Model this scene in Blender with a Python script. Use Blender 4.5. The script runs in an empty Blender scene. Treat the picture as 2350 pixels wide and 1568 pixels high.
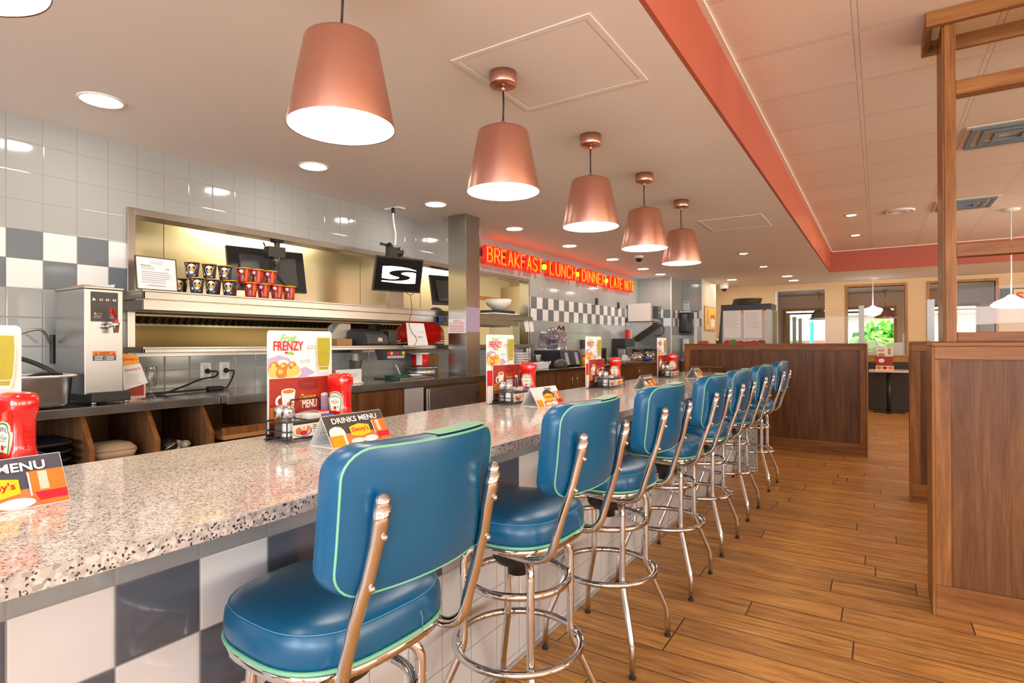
P_BACK, P_SIDE, P_SKY, P_EXP = 180, 150, .25, .28
P_LAMP, P_DOWN, P_KIT, P_TILT = 16, 75, 48, .6
import bpy, bmesh, math, random
from mathutils import Vector, Matrix
R = random.Random(7)
PI = math.pi
S = bpy.context.scene
COL = S.collection

# ------------------------------------------------------------------ materials
M = {}

def srgb(h):
    h = h.lstrip('#')
    c = [int(h[i:i + 2], 16) / 255 for i in (0, 2, 4)]
    return [((x + .055) / 1.055) ** 2.4 if x > .04045 else x / 12.92 for x in c]

class NT:
    """small wrapper for building node trees"""
    def __init__(s, name):
        s.m = bpy.data.materials.new(name); s.m.use_nodes = True
        s.t = s.m.node_tree; s.n = s.t.nodes; s.l = s.t.links
        s.b = s.n['Principled BSDF']
    def add(s, typ, **kw):
        n = s.n.new(typ)
        for k, v in kw.items():
            if k == 'inp':
                for i, x in v.items():
                    if isinstance(x, bpy.types.NodeSocket): s.l.new(x, n.inputs[i])
                    else: n.inputs[i].default_value = x
            else: setattr(n, k, v)
        return n
    def math(s, op, a, b=0.0, c=None):
        n = s.n.new('ShaderNodeMath'); n.operation = op
        for i, x in enumerate((a, b, c)):
            if x is None: continue
            if isinstance(x, bpy.types.NodeSocket): s.l.new(x, n.inputs[i])
            else: n.inputs[i].default_value = x
        return n.outputs[0]
    def mix(s, f, a, b):
        n = s.n.new('ShaderNodeMix'); n.data_type = 'RGBA'
        for i, x in ((0, f), (6, a), (7, b)):
            if isinstance(x, bpy.types.NodeSocket): s.l.new(x, n.inputs[i])
            else: n.inputs[i].default_value = (*x, 1) if i and len(x) == 3 else x
        return n.outputs[2]
    def pos(s):
        g = s.n.new('ShaderNodeNewGeometry'); x = s.n.new('ShaderNodeSeparateXYZ')
        s.l.new(g.outputs['Position'], x.inputs[0]); return g.outputs['Position'], x.outputs
    def objpos(s):
        g = s.n.new('ShaderNodeTexCoord'); return g.outputs['Object']
    def mapping(s, v, scale=(1, 1, 1), loc=(0, 0, 0)):
        n = s.n.new('ShaderNodeMapping'); s.l.new(v, n.inputs[0])
        n.inputs['Scale'].default_value = scale; n.inputs['Location'].default_value = loc
        return n.outputs[0]
    def noise(s, v, scale, detail=4, rough=.5, dist=0):
        n = s.n.new('ShaderNodeTexNoise'); s.l.new(v, n.inputs['Vector'])
        n.inputs['Scale'].default_value = scale; n.inputs['Detail'].default_value = detail
        n.inputs['Roughness'].default_value = rough; n.inputs['Distortion'].default_value = dist
        return n.outputs['Fac']
    def ramp(s, f, stops):
        n = s.n.new('ShaderNodeValToRGB'); s.l.new(f, n.inputs[0])
        e = n.color_ramp.elements
        while len(e) < len(stops): e.new(.5)
        for i, (p, c) in enumerate(stops):
            e[i].position = p; e[i].color = (*c, 1) if len(c) == 3 else c
        return n.outputs[0]
    def set(s, **kw):
        for k, v in kw.items():
            i = s.b.inputs[k.replace('_', ' ')]
            if isinstance(v, bpy.types.NodeSocket): s.l.new(v, i)
            else: i.default_value = (*v, 1) if isinstance(v, (list, tuple)) and len(v) == 3 else v
        return s
    def bump(s, h, strength=.3, dist=.002):
        n = s.n.new('ShaderNodeBump'); s.l.new(h, n.inputs['Height'])
        n.inputs['Strength'].default_value = strength; n.inputs['Distance'].default_value = dist
        s.l.new(n.outputs[0], s.b.inputs['Normal'])

def flat(name, col, rough=.5, metal=0.0, spec=.5, coat=0.0, var=.06, scale=30, **kw):
    """a plain coloured material with a little procedural unevenness"""
    if isinstance(col, str): col = srgb(col)
    t = NT(name)
    f = t.noise(t.objpos(), scale, 3)
    d = [max(0, c * (1 - var)) for c in col]; u = [min(1, c * (1 + var)) for c in col]
    t.set(Base_Color=t.mix(f, d, u), Roughness=rough, Metallic=metal, Specular_IOR_Level=spec, Coat_Weight=coat, **kw)
    M[name] = t.m
    return t

def emit(name, col, strength):
    if isinstance(col, str): col = srgb(col)
    t = NT(name)
    f = t.noise(t.objpos(), 3, 1)
    t.set(Base_Color=[.8 * c for c in col], Emission_Color=t.mix(f, [c * .97 for c in col], col), Emission_Strength=strength, Roughness=.6)
    M[name] = t.m
    return t

def gran(name, a, b, c, d, scale, rough=.12):
    t = NT(name); p = t.objpos()
    v = t.add('ShaderNodeTexVoronoi', inp={'Vector': p, 'Scale': scale}); r = t.add('ShaderNodeSeparateColor', inp={0: v.outputs['Color']}).outputs[0]
    v2 = t.add('ShaderNodeTexVoronoi', inp={'Vector': p, 'Scale': scale * 2.1}); r2 = t.add('ShaderNodeSeparateColor', inp={0: v2.outputs['Color']}).outputs[1]
    base = t.ramp(r, [(0, b), (.3, a), (.72, a), (.86, c)])
    dark = t.math('LESS_THAN', r2, .10)
    n = t.math('GREATER_THAN', t.noise(p, scale * .8, 2), .695)
    col = t.mix(dark, base, d); col = t.mix(n, col, d)
    t.set(Base_Color=col, Roughness=rough, Coat_Weight=.3, Coat_Roughness=.04)
    M[name] = t.m

def wood(name, dark, mid, light, axis='Z', scale=1.0, rough=.38):
    """walnut-like grain running along one axis"""
    t = NT(name); p = t.objpos()
    st = {'Z': (9, 9, .55), 'X': (.55, 9, 9), 'Y': (9, .55, 9)}[axis]
    q = t.mapping(p, [x * scale for x in st])
    f1 = t.noise(q, 2.2, 6, .6, .9)
    f2 = t.noise(t.mapping(p, [x * scale * 6 for x in st]), 3.0, 4, .6)
    f = t.math('ADD', t.math('MULTIPLY', f1, .75), t.math('MULTIPLY', f2, .25))
    col = t.ramp(f, [(.30, dark), (.5, mid), (.70, light)])
    t.set(Base_Color=col, Roughness=rough, Specular_IOR_Level=.22)
    t.bump(f2, .08, .001)
    M[name] = t.m

def tiles(name, axis, s, o, rows, light, white, dark, below=None, rough=.09, grout=(.25, .255, .25)):
    """square glazed tiles; two chequered rows; axis = horizontal world axis"""
    t = NT(name); p, xyz = t.pos()
    h = xyz[{'X': 0, 'Y': 1}[axis]]; z = xyz[2]
    u = t.math('DIVIDE', t.math('SUBTRACT', h, o[0]), s[0]); w = t.math('DIVIDE', t.math('SUBTRACT', o[1], z), s[1])
    iu = t.math('FLOOR', u); iw = t.math('FLOOR', w)
    par = t.math('ABSOLUTE', t.math('MODULO', t.math('ADD', iu, iw), 2.0))
    par = t.math('GREATER_THAN', par, .5)
    chk = t.mix(par, white, dark)
    inrow = t.math('MULTIPLY', t.math('GREATER_THAN', iw, -.5), t.math('LESS_THAN', iw, rows - .5))
    base = light
    if below: base = t.mix(t.math('GREATER_THAN', iw, rows - .5), light, below)
    col = t.mix(inrow, base, chk)
    fu = t.math('FRACT', u); fw = t.math('FRACT', w)
    g = .0016
    def edge(f, s_): return t.math('LESS_THAN', t.math('MINIMUM', f, t.math('SUBTRACT', 1.0, f)), g / s_)
    m = t.math('MAXIMUM', edge(fu, s[0]), edge(fw, s[1]))
    col = t.mix(m, col, grout)
    wn = t.add('ShaderNodeTexWhiteNoise', noise_dimensions='2D'); cv = t.add('ShaderNodeCombineXYZ', inp={0: iu, 1: iw}); t.l.new(cv.outputs[0], wn.inputs['Vector'])
    # pillow-shaped tile edges plus tiny tilt
    def pil(f, s_): return t.math('MINIMUM', t.math('MULTIPLY', t.math('MINIMUM', f, t.math('SUBTRACT', 1.0, f)), s_ / .006), 1.0)
    hgt = t.math('MINIMUM', pil(fu, s[0]), pil(fw, s[1]))
    t.set(Base_Color=col, Roughness=t.math('ADD', t.math('MULTIPLY', m, .5), rough), Specular_IOR_Level=.5)
    t.bump(hgt, .35, .002)
    M[name] = t.m

def make_materials():
    gran('granite', (.63, .57, .51), (.42, .375, .34), (.75, .70, .66), (.05, .05, .055), 165)
    gran('granite_edge', (.50, .48, .47), (.30, .29, .30), (.66, .64, .62), (.035, .04, .06), 130, .3)
    wood('walnut', (.07, .027, .009), (.14, .058, .020), (.235, .105, .04))
    wood('walnut_x', (.12, .042, .011), (.25, .10, .030), (.38, .175, .055), 'X')
    wood('walnut_y', (.12, .044, .015), (.25, .105, .038), (.38, .18, .07), 'Y')
    wood('walnut_trim', (.12, .042, .011), (.26, .105, .030), (.40, .185, .058))
    wood('walnut_dark', (.085, .038, .018), (.155, .072, .034), (.24, .12, .058))
    wood('oak_trim', (.30, .13, .04), (.45, .21, .07), (.55, .28, .10))
    tiles('wall_tile', 'Y', (.1595, .158), (1.268, 1.942), 2, (.37, .385, .375), (.78, .79, .78), (.16, .185, .21))
    tiles('wall_tile_x', 'X', (.1595, .158), (-3.88, 1.942), 2, (.37, .385, .375), (.78, .79, .78), (.16, .185, .21))
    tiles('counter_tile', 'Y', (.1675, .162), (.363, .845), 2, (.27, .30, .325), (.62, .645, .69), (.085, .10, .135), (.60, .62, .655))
    # brushed stainless steel
    for nm, c, ro, st in (('steel', (.40, .375, .35), .26, (.4, .4, 1.2)), ('steel_panel', (.70, .61, .43), .30, (40, 40, 1.2)), ('steel_bright', (.45, .45, .45), .28, (.4, .4, 1)), ('steel_top', (.46, .45, .44), .16, (.6, .4, .4))):
        t = NT(nm); p = t.objpos()
        f = t.noise(t.mapping(p, st), 6, 4, .6)
        t.set(Base_Color=t.mix(f, [x * .97 for x in c], [min(1, x * 1.03) for x in c]), Metallic=1.0, Roughness=t.math('ADD', t.math('MULTIPLY', f, .05), ro - .02))
        M[nm] = t.m
    t = NT('copper'); p = t.objpos(); f = t.noise(t.mapping(p, (3, 3, 160)), 5, 3)
    t.set(Base_Color=t.mix(f, (.62, .31, .235), (.74, .40, .31)), Metallic=1.0, Roughness=t.math('ADD', t.math('MULTIPLY', f, .08), .30)); M['copper'] = t.m
    flat('chrome', (.66, .66, .68), .05, 1.0, var=.02)
    t = flat('blue_vinyl', '#015682', .30, spec=.55, var=.05, scale=6)
    nb = t.noise(t.objpos(), 900, 2); t.bump(nb, .05, .0006)
    flat('mint_piping', '#79bf9f', .4, var=.05); flat('mint_strip', '#86c7a6', .35, var=.04)
    flat('stitch', '#5a93b5', .6)
    flat('black_rubber', (.012, .012, .013), .55)
    flat('black_plastic', (.02, .02, .022), .35)
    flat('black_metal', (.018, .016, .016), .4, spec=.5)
    flat('dark_plastic', (.055, .052, .05), .42)
    flat('grey_plastic', (.42, .43, .45), .4)
    flat('white_plastic', (.83, .82, .79), .35)
    flat('white_paint', (.80, .765, .735), .6, var=.03, scale=2)
    flat('ceiling_paint', (.86, .815, .78), .65, var=.02, scale=1.5)
    flat('salmon_paint', (.46, .105, .06), .55, var=.03, scale=2)
    flat('beige_wall', (.74, .54, .31), .6, var=.03, scale=2)
    flat('taupe_blind', (.60, .44, .32), .7)
    flat('cream_wall', (.64, .57, .44), .55, var=.03)
    flat('cord_black', (.012, .012, .012), .5)
    flat('hose_grey', (.40, .36, .33), .35, .6)
    flat('paper_white', (.78, .77, .76), .65, var=.03)
    flat('paper_bluish', (.80, .82, .86), .5, var=.03)
    flat('paper_grey', (.62, .60, .58), .65)
    flat('print_grey', (.38, .38, .40), .7)
    flat('print_dark', (.06, .055, .055), .6)
    flat('print_red', '#c8102e', .5)
    flat('print_blue', '#3a5bb0', .5)
    flat('print_brickred', '#a02a1c', .4, var=.12, scale=14)
    flat('print_darkred', '#7d1d16', .45)
    flat('print_green', '#7ac142', .5)
    flat('print_leaf', '#4f8f2c', .5)
    flat('print_lilac', '#b3a3c4', .6)
    flat('screen_black', (.004, .004, .005), .3, spec=.15); flat('print_smoothie', '#a3991e', .4, var=.12, scale=40)
    flat('print_glass', '#d9d6c2', .4)
    flat('print_puff', '#cf7626', .5, var=.25, scale=120)
    flat('print_puff_light', '#f3bd62', .5, var=.2, scale=140)
    flat('print_cream', '#f3e7d2', .6)
    flat('print_white', (.80, .79, .785), .5)
    flat('print_yellow', '#f5c21b', .45)
    flat('print_orange', '#ef7d22', .45)
    flat('print_amber', '#f3a011', .4, var=.15, scale=30)
    flat('print_brown', '#4b4340', .45, var=.15, scale=25)
    flat('print_glow', '#e2794c', .5, var=.2, scale=30)
    flat('print_slate', '#4c4d5c', .35, var=.2, scale=20)
    flat('print_pink', '#ecc3ae', .5)
    flat('ketchup_red', '#c60a05', .2, spec=.6, coat=.6, var=.05)
    flat('ketchup_cap', '#d9120a', .25, spec=.6)
    flat('label_cream', '#f2ead3', .5)
    flat('label_green', '#3c7a3a', .5)
    flat('yellow_rim', '#f2b70f', .4)
    flat('cup_dark', '#2a2230', .4, var=.3, scale=60)
    flat('cup_red', '#b01d17', .35, var=.3, scale=60)
    flat('cup_orange', '#ef6a1f', .4)
    flat('egg_white', '#f1ece2', .5)
    flat('egg_yolk', '#f0a714', .4)
    flat('red_plastic', '#d3140f', .3)
    flat('green_plastic', '#125c3b', .35)
    flat('cardboard', '#b98a55', .8)
    flat('foam_tan', '#d8c3a6', .75)
    flat('china', (.85, .84, .82), .15, spec=.6)
    flat('pepper', (.07, .045, .03), .8, var=.5, scale=300)
    flat('salt', (.88, .87, .85), .8)
    flat('lid_orange', '#e9743a', .45)
    flat('teal_metal', '#2a9bb0', .4)
    flat('leaf', '#5fb53a', .6, var=.4, scale=3)
    flat('leaf_dark', '#2f6b3f', .7, var=.4, scale=.6)
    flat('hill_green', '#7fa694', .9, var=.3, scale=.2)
    flat('stucco', '#e9e4da', .8)
    flat('asphalt', '#9a9a98', .9)
    flat('booth_dark', (.035, .028, .024), .6)
    flat('laminate', (.70, .60, .46), .3)
    flat('aluminium', (.50, .50, .51), .45, .3)
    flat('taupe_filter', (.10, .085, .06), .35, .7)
    flat('gold_steel', (.40, .29, .12), .35, .9); flat('bronze_dark', (.16, .13, .08), .35, .8)
    flat('tile_white', (.80, .80, .79), .12)
    flat('brick_red', '#b54b3f', .7)
    emit('lamp_white', (1, .90, .76), P_LAMP)
    emit('down_white', (1, .93, .83), P_DOWN)
    emit('warm_lamp', (1, .66, .30), 90.0)
    emit('kitchen_lamp', (1, .85, .56), P_KIT)
    emit('neon_yellow', (1, .36, .012), 1.35)
    emit('neon_dot', (.85, .66, .01), .95)
    emit('neon_red', (.9, .016, .004), 1.15)
    emit('globe_white', (1, .95, .86), 4.0)
    emit('lcd_blue', (.06, .10, .9), .8)
    # glass
    for nm, c, ro, tr in (('glass', (1, 1, 1), .0, 1.0), ('glass_green', (.93, .98, .96), .02, 1.0), ('glass_violet', (.80, .78, .92), .03, 1.0)):
        t = NT(nm); f = t.noise(t.objpos(), 12, 1)
        t.set(Base_Color=t.mix(f, [x * .985 for x in c], c), Roughness=ro, Transmission_Weight=tr, IOR=1.45); M[nm] = t.m
    # thin pane: mostly clear with a faint mirror
    t = NT('pane'); t.n.remove(t.b); out = t.n['Material Output']
    tr = t.add('ShaderNodeBsdfTransparent'); gl = t.add('ShaderNodeBsdfGlossy', inp={'Roughness': .02})
    fr = t.add('ShaderNodeFresnel', inp={'IOR': 1.5}); mx = t.add('ShaderNodeMixShader', inp={0: t.math('MULTIPLY', fr.outputs[0], .2), 1: tr.outputs[0], 2: gl.outputs[0]})
    tr.inputs[0].default_value = (.96, .98, .97, 1)
    t.l.new(mx.outputs[0], out.inputs[0]); M['pane'] = t.m
    t = NT('clear_glass'); t.n.remove(t.b); out = t.n['Material Output']
    tr = t.add('ShaderNodeBsdfTransparent'); gl = t.add('ShaderNodeBsdfGlossy', inp={'Roughness': .04})
    lw = t.add('ShaderNodeLayerWeight', inp={'Blend': .35}); fa = t.math('ADD', t.math('MULTIPLY', lw.outputs['Facing'], .55), .05)
    mx = t.add('ShaderNodeMixShader', inp={0: fa, 1: tr.outputs[0], 2: gl.outputs[0]}); tr.inputs[0].default_value = (.93, .95, .95, 1)
    t.l.new(mx.outputs[0], out.inputs[0]); M['clear_glass'] = t.m
    t = NT('clear_violet'); t.n.remove(t.b); out = t.n['Material Output']
    tr = t.add('ShaderNodeBsdfTransparent'); gl = t.add('ShaderNodeBsdfGlossy', inp={'Roughness': .06})
    lw = t.add('ShaderNodeLayerWeight', inp={'Blend': .4}); fa = t.math('ADD', t.math('MULTIPLY', lw.outputs['Facing'], .5), .10)
    mx = t.add('ShaderNodeMixShader', inp={0: fa, 1: tr.outputs[0], 2: gl.outputs[0]}); tr.inputs[0].default_value = (.86, .84, .93, 1)
    t.l.new(mx.outputs[0], out.inputs[0]); M['clear_violet'] = t.m
    t = NT('frosted'); t.n.remove(t.b); out = t.n['Material Output']
    tr = t.add('ShaderNodeBsdfTransparent'); df = t.add('ShaderNodeBsdfTranslucent', inp={0: (.82, .84, .84, 1)}); d2 = t.add('ShaderNodeBsdfDiffuse', inp={0: (.8, .81, .80, 1)})
    a = t.add('ShaderNodeAddShader', inp={0: df.outputs[0], 1: d2.outputs[0]})
    n = t.noise(t.objpos(), 40, 2); k = t.math('ADD', t.math('MULTIPLY', n, .1), .42)
    mx = t.add('ShaderNodeMixShader', inp={0: k, 1: tr.outputs[0], 2: d2.outputs[0]})
    t.l.new(mx.outputs[0], out.inputs[0]); M['frosted'] = t.m
    # wood-look floor planks laid across the room
    t = NT('floor_planks'); p, xyz = t.pos()
    rw = t.math('DIVIDE', t.math('ADD', xyz[1], 20 - .002 + .094), .1745); ir = t.math('FLOOR', rw); fr_ = t.math('FRACT', rw)
    wn = t.add('ShaderNodeTexWhiteNoise', noise_dimensions='1D', inp={'W': ir})
    uu = t.math('DIVIDE', t.math('ADD', xyz[0], t.math('ADD', 20.0, t.math('MULTIPLY', wn.outputs['Value'], 1.22))), 1.22)
    iu = t.math('FLOOR', uu); fu = t.math('FRACT', uu)
    cv = t.add('ShaderNodeCombineXYZ', inp={0: iu, 1: ir})
    wn2 = t.add('ShaderNodeTexWhiteNoise', noise_dimensions='2D'); t.l.new(cv.outputs[0], wn2.inputs['Vector'])
    va = t.add('ShaderNodeVectorMath', operation='SCALE', inp={0: wn2.outputs['Color'], 'Scale': 9.0})
    pv = t.add('ShaderNodeVectorMath', operation='ADD', inp={0: p, 1: va.outputs[0]})
    g1 = t.noise(t.mapping(pv.outputs[0], (.9, 9, 1)), 2.4, 6, .62, 1.1)
    g2 = t.noise(t.mapping(pv.outputs[0], (2.5, 42, 1)), 3.0, 4, .6, .3)
    kn = t.add('ShaderNodeTexVoronoi', inp={'Vector': t.mapping(pv.outputs[0], (1.1, 3.4, 1)), 'Scale': 1.6})
    knot = t.math('SUBTRACT', 1.0, t.math('MINIMUM', t.math('MULTIPLY', kn.outputs['Distance'], 7.0), 1.0))
    gr = t.math('ADD', t.math('MULTIPLY', g1, .62), t.math('MULTIPLY', g2, .38))
    col = t.ramp(gr, [(.30, (.16, .058, .014)), (.43, (.44, .205, .055)), (.57, (.66, .355, .105)), (.78, (.82, .51, .19))])
    tone = t.ramp(wn2.outputs['Value'], [(0, (.80, .80, .82)), (1, (1.08, 1.05, 1.0))])
    mm = t.add('ShaderNodeMix', data_type='RGBA', blend_type='MULTIPLY', inp={0: 1.0, 6: col, 7: tone})
    col = t.mix(t.math('MULTIPLY', knot, .85), mm.outputs[2], (.10, .042, .014))
    e1 = t.math('LESS_THAN', t.math('MINIMUM', fr_, t.math('SUBTRACT', 1.0, fr_)), .017)
    e2 = t.math('LESS_THAN', t.math('MINIMUM', fu, t.math('SUBTRACT', 1.0, fu)), .0028)
    e = t.math('MAXIMUM', e1, e2)
    col = t.mix(e, col, (.085, .055, .035))
    t.set(Base_Color=col, Roughness=t.math('ADD', t.math('MULTIPLY', g2, .18), .36), Specular_IOR_Level=.45)
    t.bump(t.math('SUBTRACT', t.math('MULTIPLY', g2, .3), e), .25, .0015)
    M['floor_planks'] = t.m
    # lay-in ceiling tiles with pin holes and a painted grid
    t = NT('ceiling_tiles'); p, xyz = t.pos()
    u = t.math('DIVIDE', t.math('ADD', xyz[0], .70 + 12.2), .61); w = t.math('DIVIDE', t.math('ADD', xyz[1], 19.8 - 3.415), .66)
    fu = t.math('FRACT', u); fw = t.math('FRACT', w)
    sp = t.noise(p, 95, 3, .7); hole = t.math('GREATER_THAN', sp, .665)
    cv = t.add('ShaderNodeCombineXYZ', inp={0: t.math('FLOOR', u), 1: t.math('FLOOR', w)})
    wn = t.add('ShaderNodeTexWhiteNoise', noise_dimensions='2D'); t.l.new(cv.outputs[0], wn.inputs['Vector'])
    tc = t.ramp(wn.outputs['Value'], [(0, (.74, .655, .59)), (1, (.80, .71, .64))])
    col = t.mix(hole, tc, (.42, .35, .30))
    d = t.math('MINIMUM', t.math('MULTIPLY', t.math('MINIMUM', fu, t.math('SUBTRACT', 1.0, fu)), .61), t.math('MULTIPLY', t.math('MINIMUM', fw, t.math('SUBTRACT', 1.0, fw)), .66))
    bar = t.math('LESS_THAN', d, .012); gap = t.math('MULTIPLY', t.math('LESS_THAN', d, .0145), t.math('GREATER_THAN', d, .012))
    col = t.mix(bar, col, (.74, .68, .62)); col = t.mix(gap, col, (.22, .17, .14))
    t.set(Base_Color=col, Roughness=.75); M['ceiling_tiles'] = t.m
make_materials()
# ------------------------------------------------------------------ geometry
_txt = {}

def text_tris(s, bold=0.0):
    """2D triangles of a string set in the built-in font, fitted to the unit box; also its aspect"""
    k = (s, bold)
    if k in _txt: return _txt[k]
    c = bpy.data.curves.new('lettering', 'FONT'); c.body = s; c.size = 1; c.offset = bold; c.resolution_u = 3
    o = bpy.data.objects.new('lettering', c); COL.objects.link(o)
    bpy.context.view_layer.update()
    me = bpy.data.meshes.new_from_object(o.evaluated_get(bpy.context.evaluated_depsgraph_get()))
    vs = [(v.co.x, v.co.y) for v in me.vertices]; fs = [tuple(p.vertices) for p in me.polygons]
    bpy.data.objects.remove(o); bpy.data.curves.remove(c); bpy.data.meshes.remove(me)
    x0 = min(v[0] for v in vs); x1 = max(v[0] for v in vs); y0 = min(v[1] for v in vs); y1 = max(v[1] for v in vs)
    vs = [((x - x0) / (x1 - x0), (y - y0) / (y1 - y0)) for x, y in vs]
    _txt[k] = (vs, fs, (x1 - x0) / (y1 - y0))
    return _txt[k]

class MB:
    """collects shapes and links them as ONE mesh object"""
    def __init__(s):
        s.v = []; s.f = []; s.mi = []; s.sm = []; s.mats = []; s.T = Matrix.Identity(4)
    def idx(s, m):
        if m not in s.mats: s.mats.append(m)
        return s.mats.index(m)
    def _add(s, vs, fs, m, smooth=False):
        o = len(s.v); i = s.idx(m)
        s.v += [tuple(s.T @ Vector(v)) for v in vs]
        for f in fs: s.f.append(tuple(o + a for a in f)); s.mi.append(i); s.sm.append(smooth)
        return s
    def box(s, x0, x1, y0, y1, z0, z1, m):
        vs = [(x, y, z) for x in (x0, x1) for y in (y0, y1) for z in (z0, z1)]
        return s._add(vs, [(0, 1, 3, 2), (4, 6, 7, 5), (0, 4, 5, 1), (2, 3, 7, 6), (0, 2, 6, 4), (1, 5, 7, 3)], m)
    def hexa(s, b, t, m):
        """8 corners: bottom loop b (4), top loop t (4)"""
        return s._add(list(b) + list(t), [(3, 2, 1, 0), (4, 5, 6, 7), (0, 1, 5, 4), (1, 2, 6, 5), (2, 3, 7, 6), (3, 0, 4, 7)], m)
    def quad(s, a, b, c, d, m): return s._add([a, b, c, d], [(0, 1, 2, 3)], m)
    def rings(s, rs, m, caps=(True, True), smooth=True, closed=False):
        n = len(rs[0]); vs = [p for r in rs for p in r]; fs = []
        L = len(rs)
        for i in range(L if closed else L - 1):
            a = i * n; b = ((i + 1) % L) * n
            for j in range(n): k = (j + 1) % n; fs.append((a + j, a + k, b + k, b + j))
        if not closed:
            if caps[0]: fs.append(tuple(range(n))[::-1])
            if caps[1]: fs.append(tuple((L - 1) * n + j for j in range(n)))
        return s._add(vs, fs, m, smooth)
    def lathe(s, prof, m, c=(0, 0, 0), n=24, smooth=True, caps=(True, True), ax='Z'):
        rs = []
        for r, h in prof:
            ring = []
            for j in range(n):
                a = 2 * PI * j / n; p = (r * math.cos(a), r * math.sin(a), h)
                if ax == 'X': p = (h, p[0], p[1])
                elif ax == 'Y': p = (p[1], h, p[0])
                ring.append((c[0] + p[0], c[1] + p[1], c[2] + p[2]))
            rs.append(ring)
        return s.rings(rs, m, caps, smooth)
    def cyl(s, p0, p1, r, m, n=12, r1=None, smooth=True):
        return s.tube([p0, p1], r, m, n, r1=r1)
    def tube(s, pts, r, m, n=10, closed=False, r1=None, radii=None, flat=None):
        P = [Vector(p) for p in pts]; L = len(P)
        tg = []
        for i in range(L):
            a = P[(i - 1) % L] if (closed or i) else P[0]; b = P[(i + 1) % L] if (closed or i < L - 1) else P[-1]
            t = b - a
            tg.append(t.normalized() if t.length > 1e-9 else Vector((0, 0, 1)))
        u = tg[0].orthogonal().normalized(); rs = []
        for i in range(L):
            t = tg[i]; u = (u - t * u.dot(t))
            u = u.normalized() if u.length > 1e-6 else t.orthogonal().normalized()
            w = t.cross(u)
            rr = radii[i] if radii else (r if r1 is None else r + (r1 - r) * i / (L - 1))
            rs.append([tuple(P[i] + (u * math.cos(2 * PI * j / n) + w * math.sin(2 * PI * j / n)) * rr) for j in range(n)])
        return s.rings(rs, m, closed=closed)
    def sphere(s, c, r, m, n=14, k=8, sz=None, zmin=-1, zmax=1):
        sz = sz or (1, 1, 1); prof = []
        a0 = math.asin(zmin); a1 = math.asin(zmax); rs = []
        for i in range(k + 1):
            a = a0 + (a1 - a0) * i / k
            rr = max(r * math.cos(a), r * .004)
            rs.append([(c[0] + sz[0] * rr * math.cos(2 * PI * j / n), c[1] + sz[1] * rr * math.sin(2 * PI * j / n), c[2] + sz[2] * r * math.sin(a)) for j in range(n)])
        return s.rings(rs, m)
    def prism(s, poly, m, O, U, V, depth, smooth=False):
        """extrude a 2D polygon (u,v) along U x V by depth"""
        O, U, V = Vector(O), Vector(U), Vector(V); N = U.cross(V).normalized() * depth
        a = [tuple(O + U * x + V * y) for x, y in poly]; b = [tuple(O + U * x + V * y + N) for x, y in poly]
        n = len(poly); vs = a + b
        fs = [tuple(range(n))[::-1], tuple(range(n, 2 * n))] + [(i, (i + 1) % n, n + (i + 1) % n, n + i) for i in range(n)]
        return s._add(vs, fs, m, smooth)
    def tr(s, mat): s.T = mat; return s
    def build(s, name, parent=None, bevel=0, seg=2, loc=None):
        me = bpy.data.meshes.new(name)
        me.from_pydata(s.v, [], s.f)
        for m in s.mats: me.materials.append(M[m])
        me.polygons.foreach_set('material_index', s.mi)
        me.polygons.foreach_set('use_smooth', s.sm)
        me.update()
        bm = bmesh.new(); bm.from_mesh(me); bmesh.ops.recalc_face_normals(bm, faces=bm.faces); bm.to_mesh(me); bm.free()
        o = bpy.data.objects.new(name, me); COL.objects.link(o)
        if parent is not None: o.parent = parent
        if loc: o.location = loc
        if bevel:
            b = o.modifiers.new('edge', 'BEVEL'); b.width = bevel; b.segments = seg; b.limit_method = 'ANGLE'; b.angle_limit = .6
            b.harden_normals = False
        return o

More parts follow.
